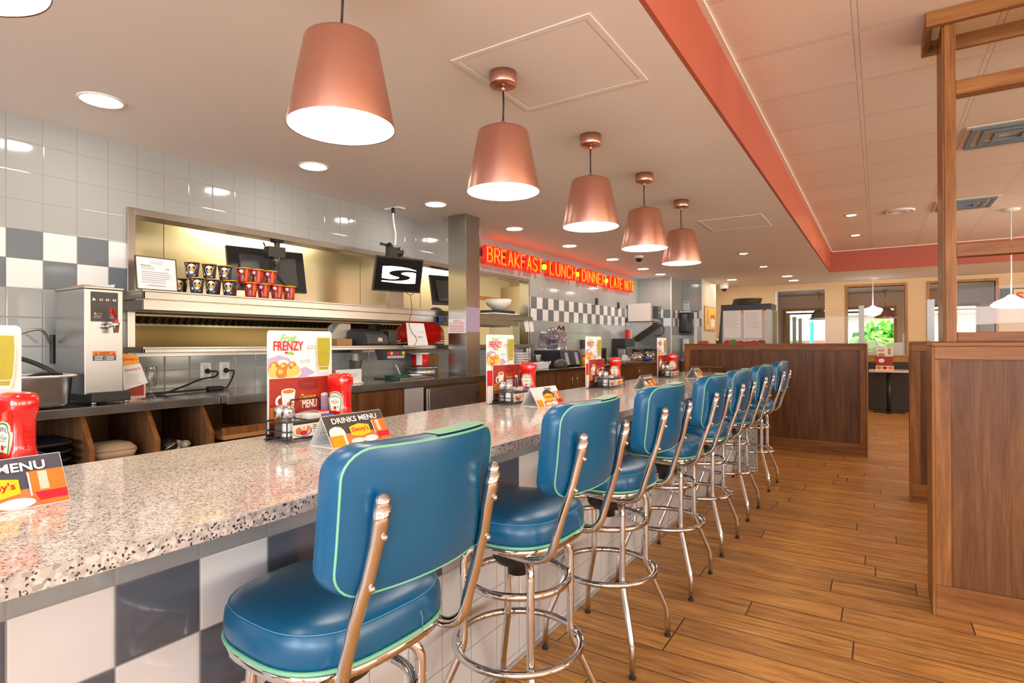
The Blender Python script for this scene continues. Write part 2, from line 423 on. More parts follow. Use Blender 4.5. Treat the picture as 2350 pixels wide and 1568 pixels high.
class Print:
    """flat printed artwork on a surface: layered polygons in (u,v) metres on the frame O,U,V"""
    def __init__(s, mb, O, U, V, step=.00025):
        s.mb = mb; s.O = Vector(O); s.U = Vector(U).normalized(); s.V = Vector(V).normalized(); s.N = s.U.cross(s.V).normalized(); s.step = step; s.k = 1
    def P(s, x, y): return tuple(s.O + s.U * x + s.V * y + s.N * s.step * s.k)
    def poly(s, pts, m):
        s.mb._add([s.P(x, y) for x, y in pts], [tuple(range(len(pts)))], m); s.k += 1; return s
    def rect(s, x0, y0, x1, y1, m): return s.poly([(x0, y0), (x1, y0), (x1, y1), (x0, y1)], m)
    def ell(s, cx, cy, rx, ry, m, n=20, a0=0, a1=2 * PI, rot=0):
        full = abs(a1 - a0 - 2 * PI) < 1e-6; q = []
        for i in range(n + (0 if full else 1)):
            a = a0 + (a1 - a0) * i / n; x = rx * math.cos(a); y = ry * math.sin(a)
            q.append((cx + x * math.cos(rot) - y * math.sin(rot), cy + x * math.sin(rot) + y * math.cos(rot)))
        return s.poly(q, m)
    def text(s, t, x0, y0, x1, y1, m, bold=.01, slant=0, arch=0):
        vs, fs, _ = text_tris(t, bold)
        q = []
        for a, b in vs:
            x = x0 + (x1 - x0) * a + slant * b * (y1 - y0); y = y0 + (y1 - y0) * b + arch * (1 - (2 * a - 1) ** 2)
            q.append(s.P(x, y))
        s.mb._add(q, fs, m); s.k += 1; return s
    def lines(s, x0, x1, y0, y1, n, m, h=.4, rag=.35, rnd=None):
        """ragged text lines too small to read"""
        rnd = rnd or R
        dy = (y1 - y0) / n
        for i in range(n):
            y = y1 - dy * (i + .5); L = (x1 - x0) * (1 - rag * rnd.random())
            s.mb._add([s.P(x0, y - dy * h / 2), s.P(x0 + L, y - dy * h / 2), s.P(x0 + L, y + dy * h / 2), s.P(x0, y + dy * h / 2)], [(0, 1, 2, 3)], m)
        s.k += 1; return s

def rrect(x0, y0, x1, y1, r, n=5):
    q = []
    for cx, cy, a in ((x1 - r, y0 + r, -PI / 2), (x1 - r, y1 - r, 0), (x0 + r, y1 - r, PI / 2), (x0 + r, y0 + r, PI)):
        for i in range(n + 1):
            b = a + PI / 2 * i / n; q.append((cx + r * math.cos(b), cy + r * math.sin(b)))
    return q

def sup(a, b, z, n=28, e=3.0, cx=0, cy=0):
    """superellipse ring"""
    q = []
    for j in range(n):
        t = 2 * PI * j / n; c, s_ = math.cos(t), math.sin(t)
        q.append((cx + a * math.copysign(abs(c) ** (2 / e), c), cy + b * math.copysign(abs(s_) ** (2 / e), s_), z))
    return q

def bez(p0, p1, p2, n=6):
    return [tuple((1 - t) ** 2 * a + 2 * t * (1 - t) * b + t * t * c for a, b, c in zip(p0, p1, p2)) for t in [i / n for i in range(n + 1)]]

def spline(pts, n=6):
    """Catmull-Rom through points"""
    P = [Vector(p) for p in pts]; P = [P[0] * 2 - P[1]] + P + [P[-1] * 2 - P[-2]]; q = []
    for i in range(1, len(P) - 2):
        for k in range(n):
            t = k / n
            q.append(tuple(.5 * ((2 * P[i]) + (P[i + 1] - P[i - 1]) * t + (2 * P[i - 1] - 5 * P[i] + 4 * P[i + 1] - P[i + 2]) * t * t + (3 * P[i] - P[i - 1] - 3 * P[i + 1] + P[i + 2]) * t ** 3)))
    q.append(tuple(P[-2])); return q

def tag(o, label, cat, group=None, kind=None):
    o['label'] = label; o['category'] = cat
    if group: o['group'] = group
    if kind: o['kind'] = kind
    return o

def thing(name, label, cat, loc=(0, 0, 0), rz=0, group=None):
    o = bpy.data.objects.new(name, None); COL.objects.link(o)
    o.empty_display_size = .05; o.location = loc; o.rotation_euler = (0, 0, rz)
    return tag(o, label, cat, group)

def struct(mb, name, bevel=0, kind='structure', parent=None):
    o = mb.build(name, parent, bevel)
    if parent is None: o['kind'] = kind
    return o

def dup(root, loc, rz=0, label=None, group=None):
    """a copy of a thing with copies of its parts and sub-parts"""
    r = root.copy(); COL.objects.link(r); r.location = loc; r.rotation_euler = (0, 0, rz)
    if label: r['label'] = label
    if group: r['group'] = group
    for ch in list(root.children):
        c = ch.copy(); COL.objects.link(c); c.parent = r
        for g in list(ch.children):
            d = g.copy(); COL.objects.link(d); d.parent = c
    return r

def one(mb, name, label, cat, group=None, loc=None, bevel=0):
    o = mb.build(name, None, bevel, loc=loc)
    return tag(o, label, cat, group)
# ------------------------------------------------------------------ camera
cam = bpy.data.cameras.new('camera'); co = bpy.data.objects.new('camera', cam); COL.objects.link(co)
cam.sensor_width = 36; cam.lens = 1314.46 * 36 / 2350; cam.clip_start = .05; cam.clip_end = 300
co.matrix_world = Matrix.Translation((0, 0, 1.32)) @ Matrix.Rotation(math.radians(32.5953), 4, 'Z') @ Matrix.Rotation(math.radians(90.167), 4, 'X') @ Matrix.Rotation(math.radians(-.1815), 4, 'Z')
S.camera = co

ZC, ZU = 2.55, 2.91           # plaster ceiling, lay-in tile ceiling
XW, XS = -3.88, -.70          # tiled kitchen wall, soffit face
OY0, OY1, OZ0, OZ1 = 1.73, 6.46, 1.27, 2.12   # pass-through opening
YF = 13.5                     # far wall
CT, CF, CB = 1.003, -1.0, -1.79   # bar top height, front edge, back edge
BT, BF = 1.01, -3.30          # service counter height, front edge

# ------------------------------------------------------------------ shell
b = MB(); b.box(-7, 7, -4.2, 17, -.1, 0, 'floor_planks'); struct(b, 'floor')
b = MB(); b.box(-7, XS - .02, -4.2, 11.52, ZC, ZC + .08, 'ceiling_paint'); b.box(-7, 7, 11.52, YF + .15, ZC, ZC + .08, 'ceiling_paint'); struct(b, 'ceiling')
b = MB(); b.box(XS, 7, -4.2, 11.5, ZU, ZU + .08, 'ceiling_tiles'); struct(b, 'ceiling_tiled')
b = MB(); b.box(XS - .02, XS, -4.2, 11.5, ZC, ZU, 'salmon_paint'); struct(b, 'wall_soffit_left')
b = MB(); b.box(XS, 7, 11.5, 11.52, ZC, ZU, 'salmon_paint'); struct(b, 'wall_soffit_far')
b = MB(); b.box(XS, XS + .028, -4.2, 11.5, ZU - .014, ZU, 'white_paint'); b.box(XS, 7, 11.472, 11.5, ZU - .014, ZU, 'white_paint'); struct(b, 'trim_ceiling')
b = MB()
b.box(XW - .12, XW, -4.2, OY0 - .02, 0, ZC, 'wall_tile'); b.box(XW - .12, XW, OY1 + .02, 10.6, 0, ZC, 'wall_tile')
b.box(XW - .12, XW, OY0 - .02, OY1 + .02, OZ1 + .02, ZC, 'wall_tile'); b.box(XW - .12, XW, OY0 - .02, OY1 + .02, 0, OZ0 - .02, 'wall_tile'); struct(b, 'wall_left')
b = MB()
b.quad((XW, 10.6, 0), (-3.25, 10.6, 0), (-3.25, 10.6, ZC), (XW, 10.6, ZC), 'wall_tile_x')
b.quad((-3.25, 10.6, 0), (-3.25, 11.3, 0), (-3.25, 11.3, ZC), (-3.25, 10.6, ZC), 'wall_tile')
b.quad((-3.25, 11.3, 0), (-2.86, 11.3, 0), (-2.86, 11.3, ZC), (-3.25, 11.3, ZC), 'wall_tile_x')
b.quad((-2.86, 11.3, 0), (-2.86, 12.4, 0), (-2.86, 12.4, ZC), (-2.86, 11.3, ZC), 'cream_wall')
b.quad((-2.86, 12.4, 0), (-5, 12.4, 0), (-5, 12.4, ZC), (-2.86, 12.4, ZC), 'cream_wall'); struct(b, 'wall_pier')
b = MB(); b.box(-3.262, -3.244, 10.594, 10.612, 0, ZC, 'white_plastic'); b.box(-2.872, -2.854, 11.294, 11.312, 0, ZC, 'white_plastic'); struct(b, 'trim_corner')
# stainless frame round the pass-through
b = MB()
b.box(XW - .13, XW + .012, OY0 - .045, OY0, 1.0, OZ1 + .045, 'steel'); b.box(XW - .13, XW + .012, OY1, OY1 + .03, OZ0, OZ1 + .045, 'steel')
b.box(XW - .13, XW + .012, OY0, OY1, OZ1, OZ1 + .045, 'steel')
b.box(XW - .125, XW + .002, OY0, OY1, OZ0 - .03, OZ0, 'steel'); struct(b, 'trim_pass_through', bevel=.003)

def wall_with_holes(name, y0, y1, x0, x1, z1, holes, m):
    b = MB(); xs = x0
    for hx0, hx1, hz0, hz1 in holes:
        b.box(xs, hx0, y0, y1, 0, z1, m); b.box(hx0, hx1, y0, y1, 0, hz0, m)
        if hz1 < z1: b.box(hx0, hx1, y0, y1, hz1, z1, m)
        xs = hx1
    b.box(xs, x1, y0, y1, 0, z1, m); return struct(b, name)
HO = [(-1.88, -.93, 1.10, 2.43), (-.52, .44, 1.10, 2.43), (.83, 1.80, 1.10, 2.43), (2.25, 3.2, 1.10, 2.43)]
wall_with_holes('wall_far', YF, YF + .15, -5, 7, ZC, HO, 'beige_wall')
HW = [(-1.95, -.86, 1.05, 2.13), (-.72, .35, 1.05, 2.13), (.72, 1.79, 1.05, 2.13), (2.2, 3.2, 1.05, 2.13)]
wall_with_holes('wall_porch', 15.4, 15.52, -5, 7, 2.6, HW, 'taupe_blind')
b = MB(); b.box(-5, 7, YF + .15, 15.4, 2.43, 2.5, 'white_paint'); struct(b, 'ceiling_porch')
b = MB(); b.box(-5, -4.9, YF + .15, 15.4, 0, 2.5, 'beige_wall'); struct(b, 'wall_porch_left')
for i, (x0, x1, z0, z1) in enumerate(HO):
    b = MB()
    if i: 
        w = .045
        b.box(x0 - w, x0, YF - .015, YF + .16, z0 - w, z1 + w, 'oak_trim'); b.box(x1, x1 + w, YF - .015, YF + .16, z0 - w, z1 + w, 'oak_trim')
        b.box(x0, x1, YF - .015, YF + .16, z1, z1 + w, 'oak_trim'); b.box(x0, x1, YF - .03, YF + .16, z0 - w, z0, 'oak_trim')
    else:
        b.box(x0, x0 + .04, YF - .01, YF + .16, z0, z1, 'white_paint'); b.box(x0, x1, YF - .01, YF + .16, z1 - .012, z1, 'white_paint')
    struct(b, 'trim_%d' % (i + 1), bevel=.004)
for i, (x0, x1, z0, z1) in enumerate(HW):
    b = MB(); w = .055
    for a, c, d, e in ((x0, x0 + w, z0, z1), (x1 - w, x1, z0, z1), (x0 + w, x1 - w, z1 - w, z1), (x0 + w, x1 - w, z0, z0 + w)): b.box(a, c, 15.36, 15.5, d, e, 'oak_trim')
    wf = struct(b, 'window_%d' % (i + 1), bevel=.004)
    b = MB(); b.quad((x0 + w, 15.45, z0 + w), (x1 - w, 15.45, z0 + w), (x1 - w, 15.45, z1 - w), (x0 + w, 15.45, z1 - w), 'pane'); b.build('window_pane', wf)
    b = MB(); b.box(x0 + w, x1 - w, 15.40, 15.42, z1 - w - .085, z1 - w - .045, 'black_plastic'); b.build('blind_rail', wf)
b = MB(); b.box(-2.8, 7, YF - .03, YF, 0, 1.03, 'oak_trim'); b.box(-2.8, 7, YF - .045, YF, 1.03, 1.058, 'oak_trim'); struct(b, 'trim_wainscot', bevel=.003)
# unseen sides of the dining room, with daylight windows behind the camera and added fill openings beside it
wall_with_holes('wall_back', -4.35, -4.2, -7, 7, ZU, [(-2.6, .2, .75, 2.35), (.8, 3.4, .75, 2.35), (4.0, 6.4, .75, 2.35)], 'beige_wall')
b = MB()
ys = -4.35
for y0, y1 in ((-2.5, 0), (1, 4), (5, 8), (9, 12)):
    b.box(6.5, 6.65, ys, y0, 0, ZU, 'beige_wall'); b.box(6.5, 6.65, y0, y1, 0, .8, 'beige_wall'); b.box(6.5, 6.65, y0, y1, 2.35, ZU, 'beige_wall'); ys = y1
b.box(6.5, 6.65, ys, YF + .15, 0, ZU, 'beige_wall'); struct(b, 'wall_right')
# kitchen shell behind the pass-through
b = MB(); b.box(-6.1, -6.0, -1, 6.9, 0, ZC, 'steel_panel'); b.box(-6.1, -6.0, 6.9, 9.4, 0, ZC, 'cream_wall'); struct(b, 'wall_kitchen_back')
b = MB(); b.box(-6.0, XW - .12, 9.3, 9.4, 0, ZC, 'cream_wall'); struct(b, 'wall_kitchen_far')
b = MB(); b.box(-6.0, XW - .12, -1, -.9, 0, ZC, 'cream_wall'); struct(b, 'wall_kitchen_near')

# ------------------------------------------------------------------ outdoors seen through the far windows
b = MB(); b.box(-60, 60, 16.2, 120, -1.6, -1.5, 'asphalt'); struct(b, 'ground_outdoors')
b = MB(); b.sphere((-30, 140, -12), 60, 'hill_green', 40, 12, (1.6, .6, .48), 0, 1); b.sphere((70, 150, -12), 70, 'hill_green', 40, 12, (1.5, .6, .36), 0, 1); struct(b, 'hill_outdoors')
t = thing('building', 'white low building with red stripe outside the left window', 'building', (-9.5, 62, -1.5))
b = MB(); b.box(-13, 6, 0, 10, 0, 5.2, 'stucco'); b.build('wall', t)
b = MB(); b.box(-13.05, 6.05, -.12, 0, 2.5, 3.0, 'brick_red'); b.build('stripe', t)
b = MB(); b.box(-13.2, 6.2, -.3, 10.2, 5.2, 5.6, 'white_paint'); b.build('roof', t)
t = thing('building', 'pale pitched-roof houses block behind the tree outside', 'building', (4, 80, -1.5))
b = MB(); b.box(-12, 16, 0, 12, 0, 6, 'stucco'); b.build('wall', t)
b = MB(); b.prism([(-12.5, 6), (16.5, 6), (14, 8.4), (-10, 8.4)], 'print_grey', (0, 13, 0), (1, 0, 0), (0, 0, 1), 14); b.build('roof', t)
rt = random.Random(3)
def tree(name, label, loc, rad, m, n=900, lf=.28):
    t = thing(name, label, 'tree', loc)
    b = MB(); b.tube([(0, 0, 0), (.05, 0, rad * .8), (0, .1, rad * 1.4)], .16, 'walnut_dark', 8, r1=.07); b.build('trunk', t)
    b = MB()
    for _ in range(n):
        d = Vector((rt.gauss(0, 1), rt.gauss(0, 1), rt.gauss(0, 1))).normalized() * rad * (.55 + .45 * rt.random()) * (1 + .12 * math.sin(rt.random() * 9))
        c = d + Vector((0, 0, rad * 1.5)); u = Vector((rt.gauss(0, 1), rt.gauss(0, 1), rt.gauss(0, 1))).normalized() * lf; w = u.orthogonal().normalized() * lf * .6
        b._add([tuple(c - u), tuple(c - w), tuple(c + u), tuple(c + w)], [(0, 1, 2, 3)], m)
    b.build('foliage', t)
tree('broadleaf_tree', 'bright green leafy tree outside the middle far window', (.30, 30, -1.5), 1.5, 'leaf', 1300, .2)
tree('broadleaf_tree', 'dark green tree outside left window behind the white building', (-20, 100, -1.5), 6.4, 'leaf_dark', 1500, .8)
tree('broadleaf_tree', 'small green bush at the left edge of the left far window', (-4.55, 40, -1.5), 1.15, 'leaf_dark', 700, .2)
t = thing('street_lamp', 'turquoise street lamp post outside the left far window', 'lamp post', (-2.35, 27, -1.5))
b = MB(); b.lathe([(.16, 0), (.16, .5), (.09, .6), (.07, 3.5), (.10, 3.6), (.05, 3.7)], 'teal_metal', n=14); b.build('post', t)
b = MB(); b.lathe([(.06, 3.7), (.2, 3.85), (.2, 4.2), (.03, 4.5)], 'white_plastic', n=14); b.build('lantern', t)

# ------------------------------------------------------------------ light
def area(name, loc, rot, sx, sy, power, col):
    l = bpy.data.lights.new(name, 'AREA'); l.shape = 'RECTANGLE'; l.size = sx; l.size_y = sy; l.energy = power; l.color = col
    o = bpy.data.objects.new(name, l); COL.objects.link(o); o.location = loc; o.rotation_euler = rot; return o
DAY = (.78, .89, 1.0)
area('daylight_back_uptilt', (-1.2, -4.4, 1.55), (PI / 2 + P_TILT, 0, 0), 2.8, 1.6, P_BACK, DAY)  # back window lamps, tilted upward to brighten the ceiling
area('daylight_back_uptilt', (2.1, -4.4, 1.55), (PI / 2 + P_TILT, 0, 0), 2.6, 1.6, P_BACK, DAY)
area('daylight_back_uptilt', (5.2, -4.4, 1.55), (PI / 2 + P_TILT, 0, 0), 2.4, 1.6, P_BACK * .8, DAY)
for y in (-1.2, 2.5, 6.5, 10.5): area('side_fill', (6.7, y, 1.58), (PI / 2 + P_TILT, 0, PI / 2), 2.8, 1.55, P_SIDE, (1, .87, .70))  # warm fill lamps at unseen side openings, added to light the right area
w = bpy.data.worlds.new('sky'); S.world = w; w.use_nodes = True
nt = w.node_tree; bg = nt.nodes['Background']; sk = nt.nodes.new('ShaderNodeTexSky'); sk.sky_type = 'NISHITA'
sk.sun_elevation = math.radians(48); sk.sun_rotation = math.radians(200); sk.sun_disc = True; sk.sun_intensity = .35; sk.air_density = 1.2; sk.dust_density = 2.5
nt.links.new(sk.outputs[0], bg.inputs[0]); bg.inputs[1].default_value = P_SKY
S.view_settings.view_transform = 'Standard'; S.view_settings.look = 'None'; S.view_settings.gamma = 1; S.view_settings.use_curve_mapping = False
S.view_settings.exposure = P_EXP
S.cycles.max_bounces = 10; S.cycles.diffuse_bounces = 5; S.cycles.glossy_bounces = 5; S.cycles.transmission_bounces = 8; S.cycles.transparent_max_bounces = 16
S.cycles.sample_clamp_indirect = 6; S.cycles.caustics_reflective = False; S.cycles.caustics_refractive = False
# ------------------------------------------------------------------ ceiling fixtures
ORD = ['nearest', 'second', 'third', 'fourth', 'fifth', 'sixth', 'seventh', 'farthest']
dl = thing('ceiling_light', '', 'ceiling light', group='recessed ceiling lights')
b = MB(); b.lathe([(.082, 0), (.082, -.004), (.096, -.007), (.102, -.004), (.102, 0)], 'white_paint', n=32, caps=(False, False)); b.build('trim_ring', dl)
b = MB(); b.lathe([(.001, -.003), (.084, -.003)], 'down_white', n=32, caps=(True, False)); b.build('lens', dl)
first = True
def place(proto, loc, label, rz=0, group=None):
    """the first call moves the thing itself, later ones copy it"""
    if not proto.get('label') or proto.get('_new'):
        proto.location = loc; proto.rotation_euler.z = rz; proto['label'] = label
        if group: proto['group'] = group
        if '_new' in proto: del proto['_new']
        return proto
    return dup(proto, loc, rz, label, group)
for i, y in enumerate((1.315, 2.6, 3.9, 5.2, 6.5, 7.9, 9.2, 10.1)):
    place(dl, (-3.29, y, ZC), '%s round recessed light in the row along the tiled kitchen wall' % ORD[i])
for x, y, l in ((-2.41, 11.76, 'recessed light near the poster wall, nearer one above display case'), (-2.72, 12.5, 'recessed light beside the white corner camera at the far ceiling'),
                (-1.42, 11.72, 'recessed light left of the orange soffit corner, nearer of that pair'), (-1.41, 12.6, 'recessed light left of the orange soffit corner, farther of that pair')):
    place(dl, (x, y, ZC), l)
wl = thing('ceiling_light', '', 'ceiling light', group='small warm ceiling spots')
b = MB(); b.lathe([(.05, 0), (.05, -.004), (.066, -.007), (.07, 0)], 'white_paint', n=24, caps=(False, False)); b.build('trim_ring', wl)
b = MB(); b.lathe([(.001, -.003), (.052, -.003)], 'warm_lamp', n=24, caps=(True, False)); b.build('lens', wl)
for x, y, z, l in ((-.28, 8.33, ZU, 'warm amber spot in the tiled ceiling, nearer one beside the soffit'), (-.28, 9.93, ZU, 'warm amber spot in the tiled ceiling, farther one beside the soffit'),
                   (-1.566, 8.4, ZC, 'warm amber spot in plaster ceiling beyond the pendants, nearer one'), (-1.564, 10.03, ZC, 'warm amber spot in plaster ceiling beyond the pendants, farther one')):
    place(wl, (x, y, z), l)

pd = thing('pendant_lamp', '', 'pendant lamp', group='copper pendants over the bar')
b = MB(); b.lathe([(.02, -.062), (.0605, -.06), (.063, -.055), (.063, 0)], 'copper', n=32); b.build('canopy', pd)
b = MB(); b.tube([(0, 0, -.06), (.004, 0, -.14), (0, 0, -.222)], .0042, 'cord_black', 8); b.lathe([(.009, -.085), (.009, -.06)], 'copper', n=12); b.build('cord', pd)
sh = MB(); sh.lathe([(.008, -.222), (.010, -.225), (.010, -.238), (.024, -.240), (.104, -.266), (.1115, -.271), (.1145, -.277), (.166, -.543), (.1655, -.545), (.1635, -.543)], 'copper', n=56, caps=(True, False))
sh = sh.build('shade', pd)
b = MB(); b.lathe([(.1635, -.543), (.112, -.279), (.10, -.272), (.01, -.245)], 'white_plastic', n=48, caps=(False, False)); b.build('white_lining', sh)
b = MB(); b.lathe([(.001, -.522), (.159, -.522)], 'lamp_white', n=48, caps=(True, False)); b.build('diffuser', pd)
PL = ['copper bar pendant cut off at top left of the photo', 'large copper pendant above the drinks menu tent, second from camera', 'third copper pendant, below the ceiling access panel',
      'fourth copper pendant along the bar, beyond the steel column', 'fifth copper pendant, overlapping the farthest pendant', 'farthest and smallest copper pendant over the bar']
for i, y in enumerate((.31, 1.24, 2.17, 3.11, 4.035, 4.965)):
    place(pd, (-1.432, y, ZC), PL[i], rz=i * .7)

def hatch(x0, x1, y0, y1, label, w=.03):
    t = thing('ceiling_access_panel', label, 'access panel', ((x0 + x1) / 2, (y0 + y1) / 2, ZC))
    a = (x1 - x0) / 2; c = (y1 - y0) / 2; b = MB()
    b.box(-a, a, -c, -c + w, -.004, 0, 'ceiling_paint'); b.box(-a, a, c - w, c, -.004, 0, 'ceiling_paint'); b.box(-a, -a + w, -c + w, c - w, -.004, 0, 'ceiling_paint'); b.box(a - w, a, -c + w, c - w, -.004, 0, 'ceiling_paint'); b.build('frame', t, .002)
    b = MB(); g = .004; b.box(-a + w + g, a - w - g, -c + w + g, c - w - g, -.003, 0, 'ceiling_paint'); b.build('door', t, .001)
hatch(-1.56, -.90, 1.95, 2.60, 'large square ceiling access panel behind the third pendant canopy')
hatch(-1.54, -.935, 5.89, 6.54, 'square ceiling access panel past the last pendant near the soffit')

t = thing('ceiling_camera', 'black dome security camera hanging from ceiling beside the pendants', 'security camera', (-2.85, 7.8, ZC))
b = MB(); b.lathe([(.055, -.035), (.062, -.03), (.062, 0)], 'white_plastic', n=24); b.build('base', t)
b = MB(); b.sphere((0, 0, -.035), .052, 'black_plastic', 20, 10, zmin=-1, zmax=.05); b.build('dome', t)
t = thing('ceiling_camera', 'white camera with dark lens on far ceiling above the display case', 'security camera', (-2.66, 12.25, ZC))
b = MB(); b.lathe([(.075, -.13), (.085, -.12), (.085, 0)], 'white_plastic', n=24); b.build('housing', t)
b = MB(); b.sphere((0, 0, -.125), .06, 'black_plastic', 20, 8, zmin=-1, zmax=.1); b.build('lens', t)

def diffuser(x0, x1, y0, y1, label):
    t = thing('air_vent', label, 'vent', ((x0 + x1) / 2, (y0 + y1) / 2, ZU)); a = (x1 - x0) / 2; c = (y1 - y0) / 2
    b = MB()
    for k, m in ((1, 'grey_plastic'),): b.box(-a, a, -c, c, -.006, 0, 'white_paint')
    b.build('plate', t)
    for k in range(3):
        s_ = .88 - .26 * k; A, C_ = a * s_, c * s_; b = MB(); w = .035
        for q in ((-A, A, -C_, -C_ + w), (-A, A, C_ - w, C_), (-A, -A + w, -C_ + w, C_ - w), (A - w, A, -C_ + w, C_ - w)):
            b.box(*q, -.02 - .004 * k, -.006, 'teal_vent')
        b.build('louver', t)
flat('teal_vent', (.16, .22, .27), .4, .3)
diffuser(.56, 1.14, 5.40, 6.0, 'square air vent with nested louvers, nearer one behind right glass')
diffuser(.56, 1.14, 8.06, 8.68, 'square air vent with nested louvers, farther one behind right glass')
t = thing('ceiling_speaker', 'round ceiling diffuser beside the wooden post', 'speaker', (.225, 8.37, ZU))
b = MB(); b.lathe([(.155, 0), (.155, -.012), (.135, -.02), (.12, -.008), (.10, -.018), (.07, -.022), (.05, -.01), (.001, -.014)], 'white_paint', n=32, caps=(False, True)); b.build('grille', t)

# ------------------------------------------------------------------ the bar
t = thing('bar_counter', 'long speckled granite bar counter with checkered tile front below', 'counter', (0, 0, 0))
b = MB(); y0, y1 = -.9, 6.30
b.box(CB, CF - .008, y0, y1, CT - .03, CT, 'granite'); b.box(CF - .008, CF, y0, y1, CT - .031, CT - .0005, 'granite_edge'); b.build('countertop', t)
b = MB(); b.box(-1.72, -1.271, y0, 6.25, 0, CT - .03, 'counter_tile'); b.build('tiled_base', t)
b = MB(); b.box(CB + .02, -1.045, 6.25, 6.29, 0, CT - .03, 'granite_edge'); b.build('end_panel', t)
b = MB(); b.box(-1.2715, -1.262, y0, 6.25, 0, .012, 'grey_plastic'); b.build('base_strip', t)

# ------------------------------------------------------------------ stools
SEATZ = .715
st = thing('bar_stool', '', 'bar stool', group='blue vinyl chrome bar stools at the bar')
b = MB()
rs = []
for k, (s_, z) in enumerate(((.92, 0), (.988, .005), (1.0, .016), (1.003, .036), (.992, .054), (.965, .066))): rs.append(sup(.197 * s_, .212 * s_, SEATZ + z, 40, 2.9))
b.rings(rs, 'blue_vinyl', (True, False))
rs = []
for s_, z in ((.965, .066), (.93, .073), (.85, .0805), (.66, .087), (.42, .091), (.15, .0925)): rs.append(sup(.197 * s_, .212 * s_, SEATZ + z, 40, 2.9 - .3 * (1 - s_)))
b.rings(rs, 'blue_vinyl', (False, True)); sc = b.build('seat', st)
b = MB(); b.tube(sup(.197 * .957, .212 * .957, SEATZ + .068, 48, 2.9), .0011, 'stitch', 6, closed=True); b.tube([(.185, .06, SEATZ + .064), (.199, .062, SEATZ + .03), (.198, .064, SEATZ + .004)], .0011, 'stitch', 5); b.build('seam', sc)
b = MB(); b.tube(sup(.196, .211, SEATZ + .002, 56, 2.9), .0048, 'mint_piping', 8, closed=True); b.build('piping', sc)
b = MB(); b.rings([sup(.188, .203, SEATZ - .026, 48, 2.9), sup(.194, .209, SEATZ - .022, 48, 2.9), sup(.194, .209, SEATZ - .003, 48, 2.9)], 'chrome', (True, True)); b.build('seat_band', st)
b = MB(); b.lathe([(.035, .56), (.035, .6), (.075, .602), (.085, .62), (.085, .66), (.11, .664), (.11, .69)], 'black_metal', n=24); b.build('swivel', st)
# backrest: a curved pad, wrapping forward at the sides
BZ0, BZ1, BW = .880, 1.146, .205
def bx(y, z): return .322 - 1.05 * y * y - .10 * (BZ1 - z) - .55 * max(0, .99 - z) ** 2
def backring(grow, xo):
    q = []
    for (y, z) in rrect(-BW - grow, BZ0 - grow, BW + grow, BZ1 + grow, .055 + grow, 7):
        q.append((y, z))
    # add points along the long edges so that the curve follows
    out = []
    n = len(q)
    for i in range(n):
        a, c = q[i], q[(i + 1) % n]; d = math.hypot(c[0] - a[0], c[1] - a[1]); k = max(1, int(d / .035))
        for j in range(k): out.append((a[0] + (c[0] - a[0]) * j / k, a[1] + (c[1] - a[1]) * j / k))
    return [(bx(y, z) + xo, y, z) for y, z in out]
def padface(mb, g, xo, bulge, m, flip):
    ring = backring(g, xo); rs = [ring]; cy, cz = 0, (BZ0 + BZ1) / 2
    for f in (.93, .82, .62, .38, .12):
        rs.append([(bx(cy + (y - cy) * f, cz + (z - cz) * f) + xo + bulge * (1 - f ** 4), cy + (y - cy) * f, cz + (z - cz) * f) for x, y, z in ring])
    mb.rings(rs, m, (False, True))
b = MB()
b.rings([backring(-.004, -.062), backring(.001, -.05), backring(.0015, -.03), backring(.001, -.012), backring(-.004, 0)], 'blue_vinyl', (False, False))
padface(b, -.004, 0, .008, 'blue_vinyl', 1); padface(b, -.004, -.062, -.012, 'blue_vinyl', 0)
bk = b.build('backrest', st)
b = MB(); b.tube(backring(-.003, -.001), .0025, 'mint_piping', 7, closed=True); b.build('piping', bk)
b = MB(); ys = [-.01 + .02 * i for i in range(10)]  # mint-coloured strip along part of the backrest's top edge
for i in range(9):
    y, Y_ = ys[i], ys[i + 1]; z = BZ1 + .0026
    b.quad((bx(y, z) - .056, y, z), (bx(Y_, z) - .056, Y_, z), (bx(Y_, z) - .006, Y_, z), (bx(y, z) - .006, y, z), 'mint_strip')
b.build('top_strip', bk)
for sgn in (-1, 1):
    b = MB(); y = sgn * .165; yt = sgn * .152
    p = [(-.12, sgn * .12, .683), (.06, sgn * .16, .683), (.13, y, .683)] + bez((.15, y, .683), (.225, y, .683), (.236, y, .76), 6) + [(.262, y, .84), (.288, sgn * .158, .92), (.302, yt, .98), (.3125, yt, 1.02), (.319, yt, 1.05)]
    rad = [.0125] * (len(p) - 4) + [.0125, .0135, .0155, .0145]
    b.tube(p, .0125, 'chrome', 14, radii=rad); b.sphere((.3185, yt, 1.052), .0145, 'chrome', 14, 8, (1, 1, 1.25)); fr = b.build('back_frame', st)
    for z in (.905, .995):
        b = MB(); xx = .2985 if z < .95 else .322; b.sphere((xx, sgn * (.1585 if z < .95 else .152), z), .0068, 'chrome', 12, 6); b.build('bolt', fr)
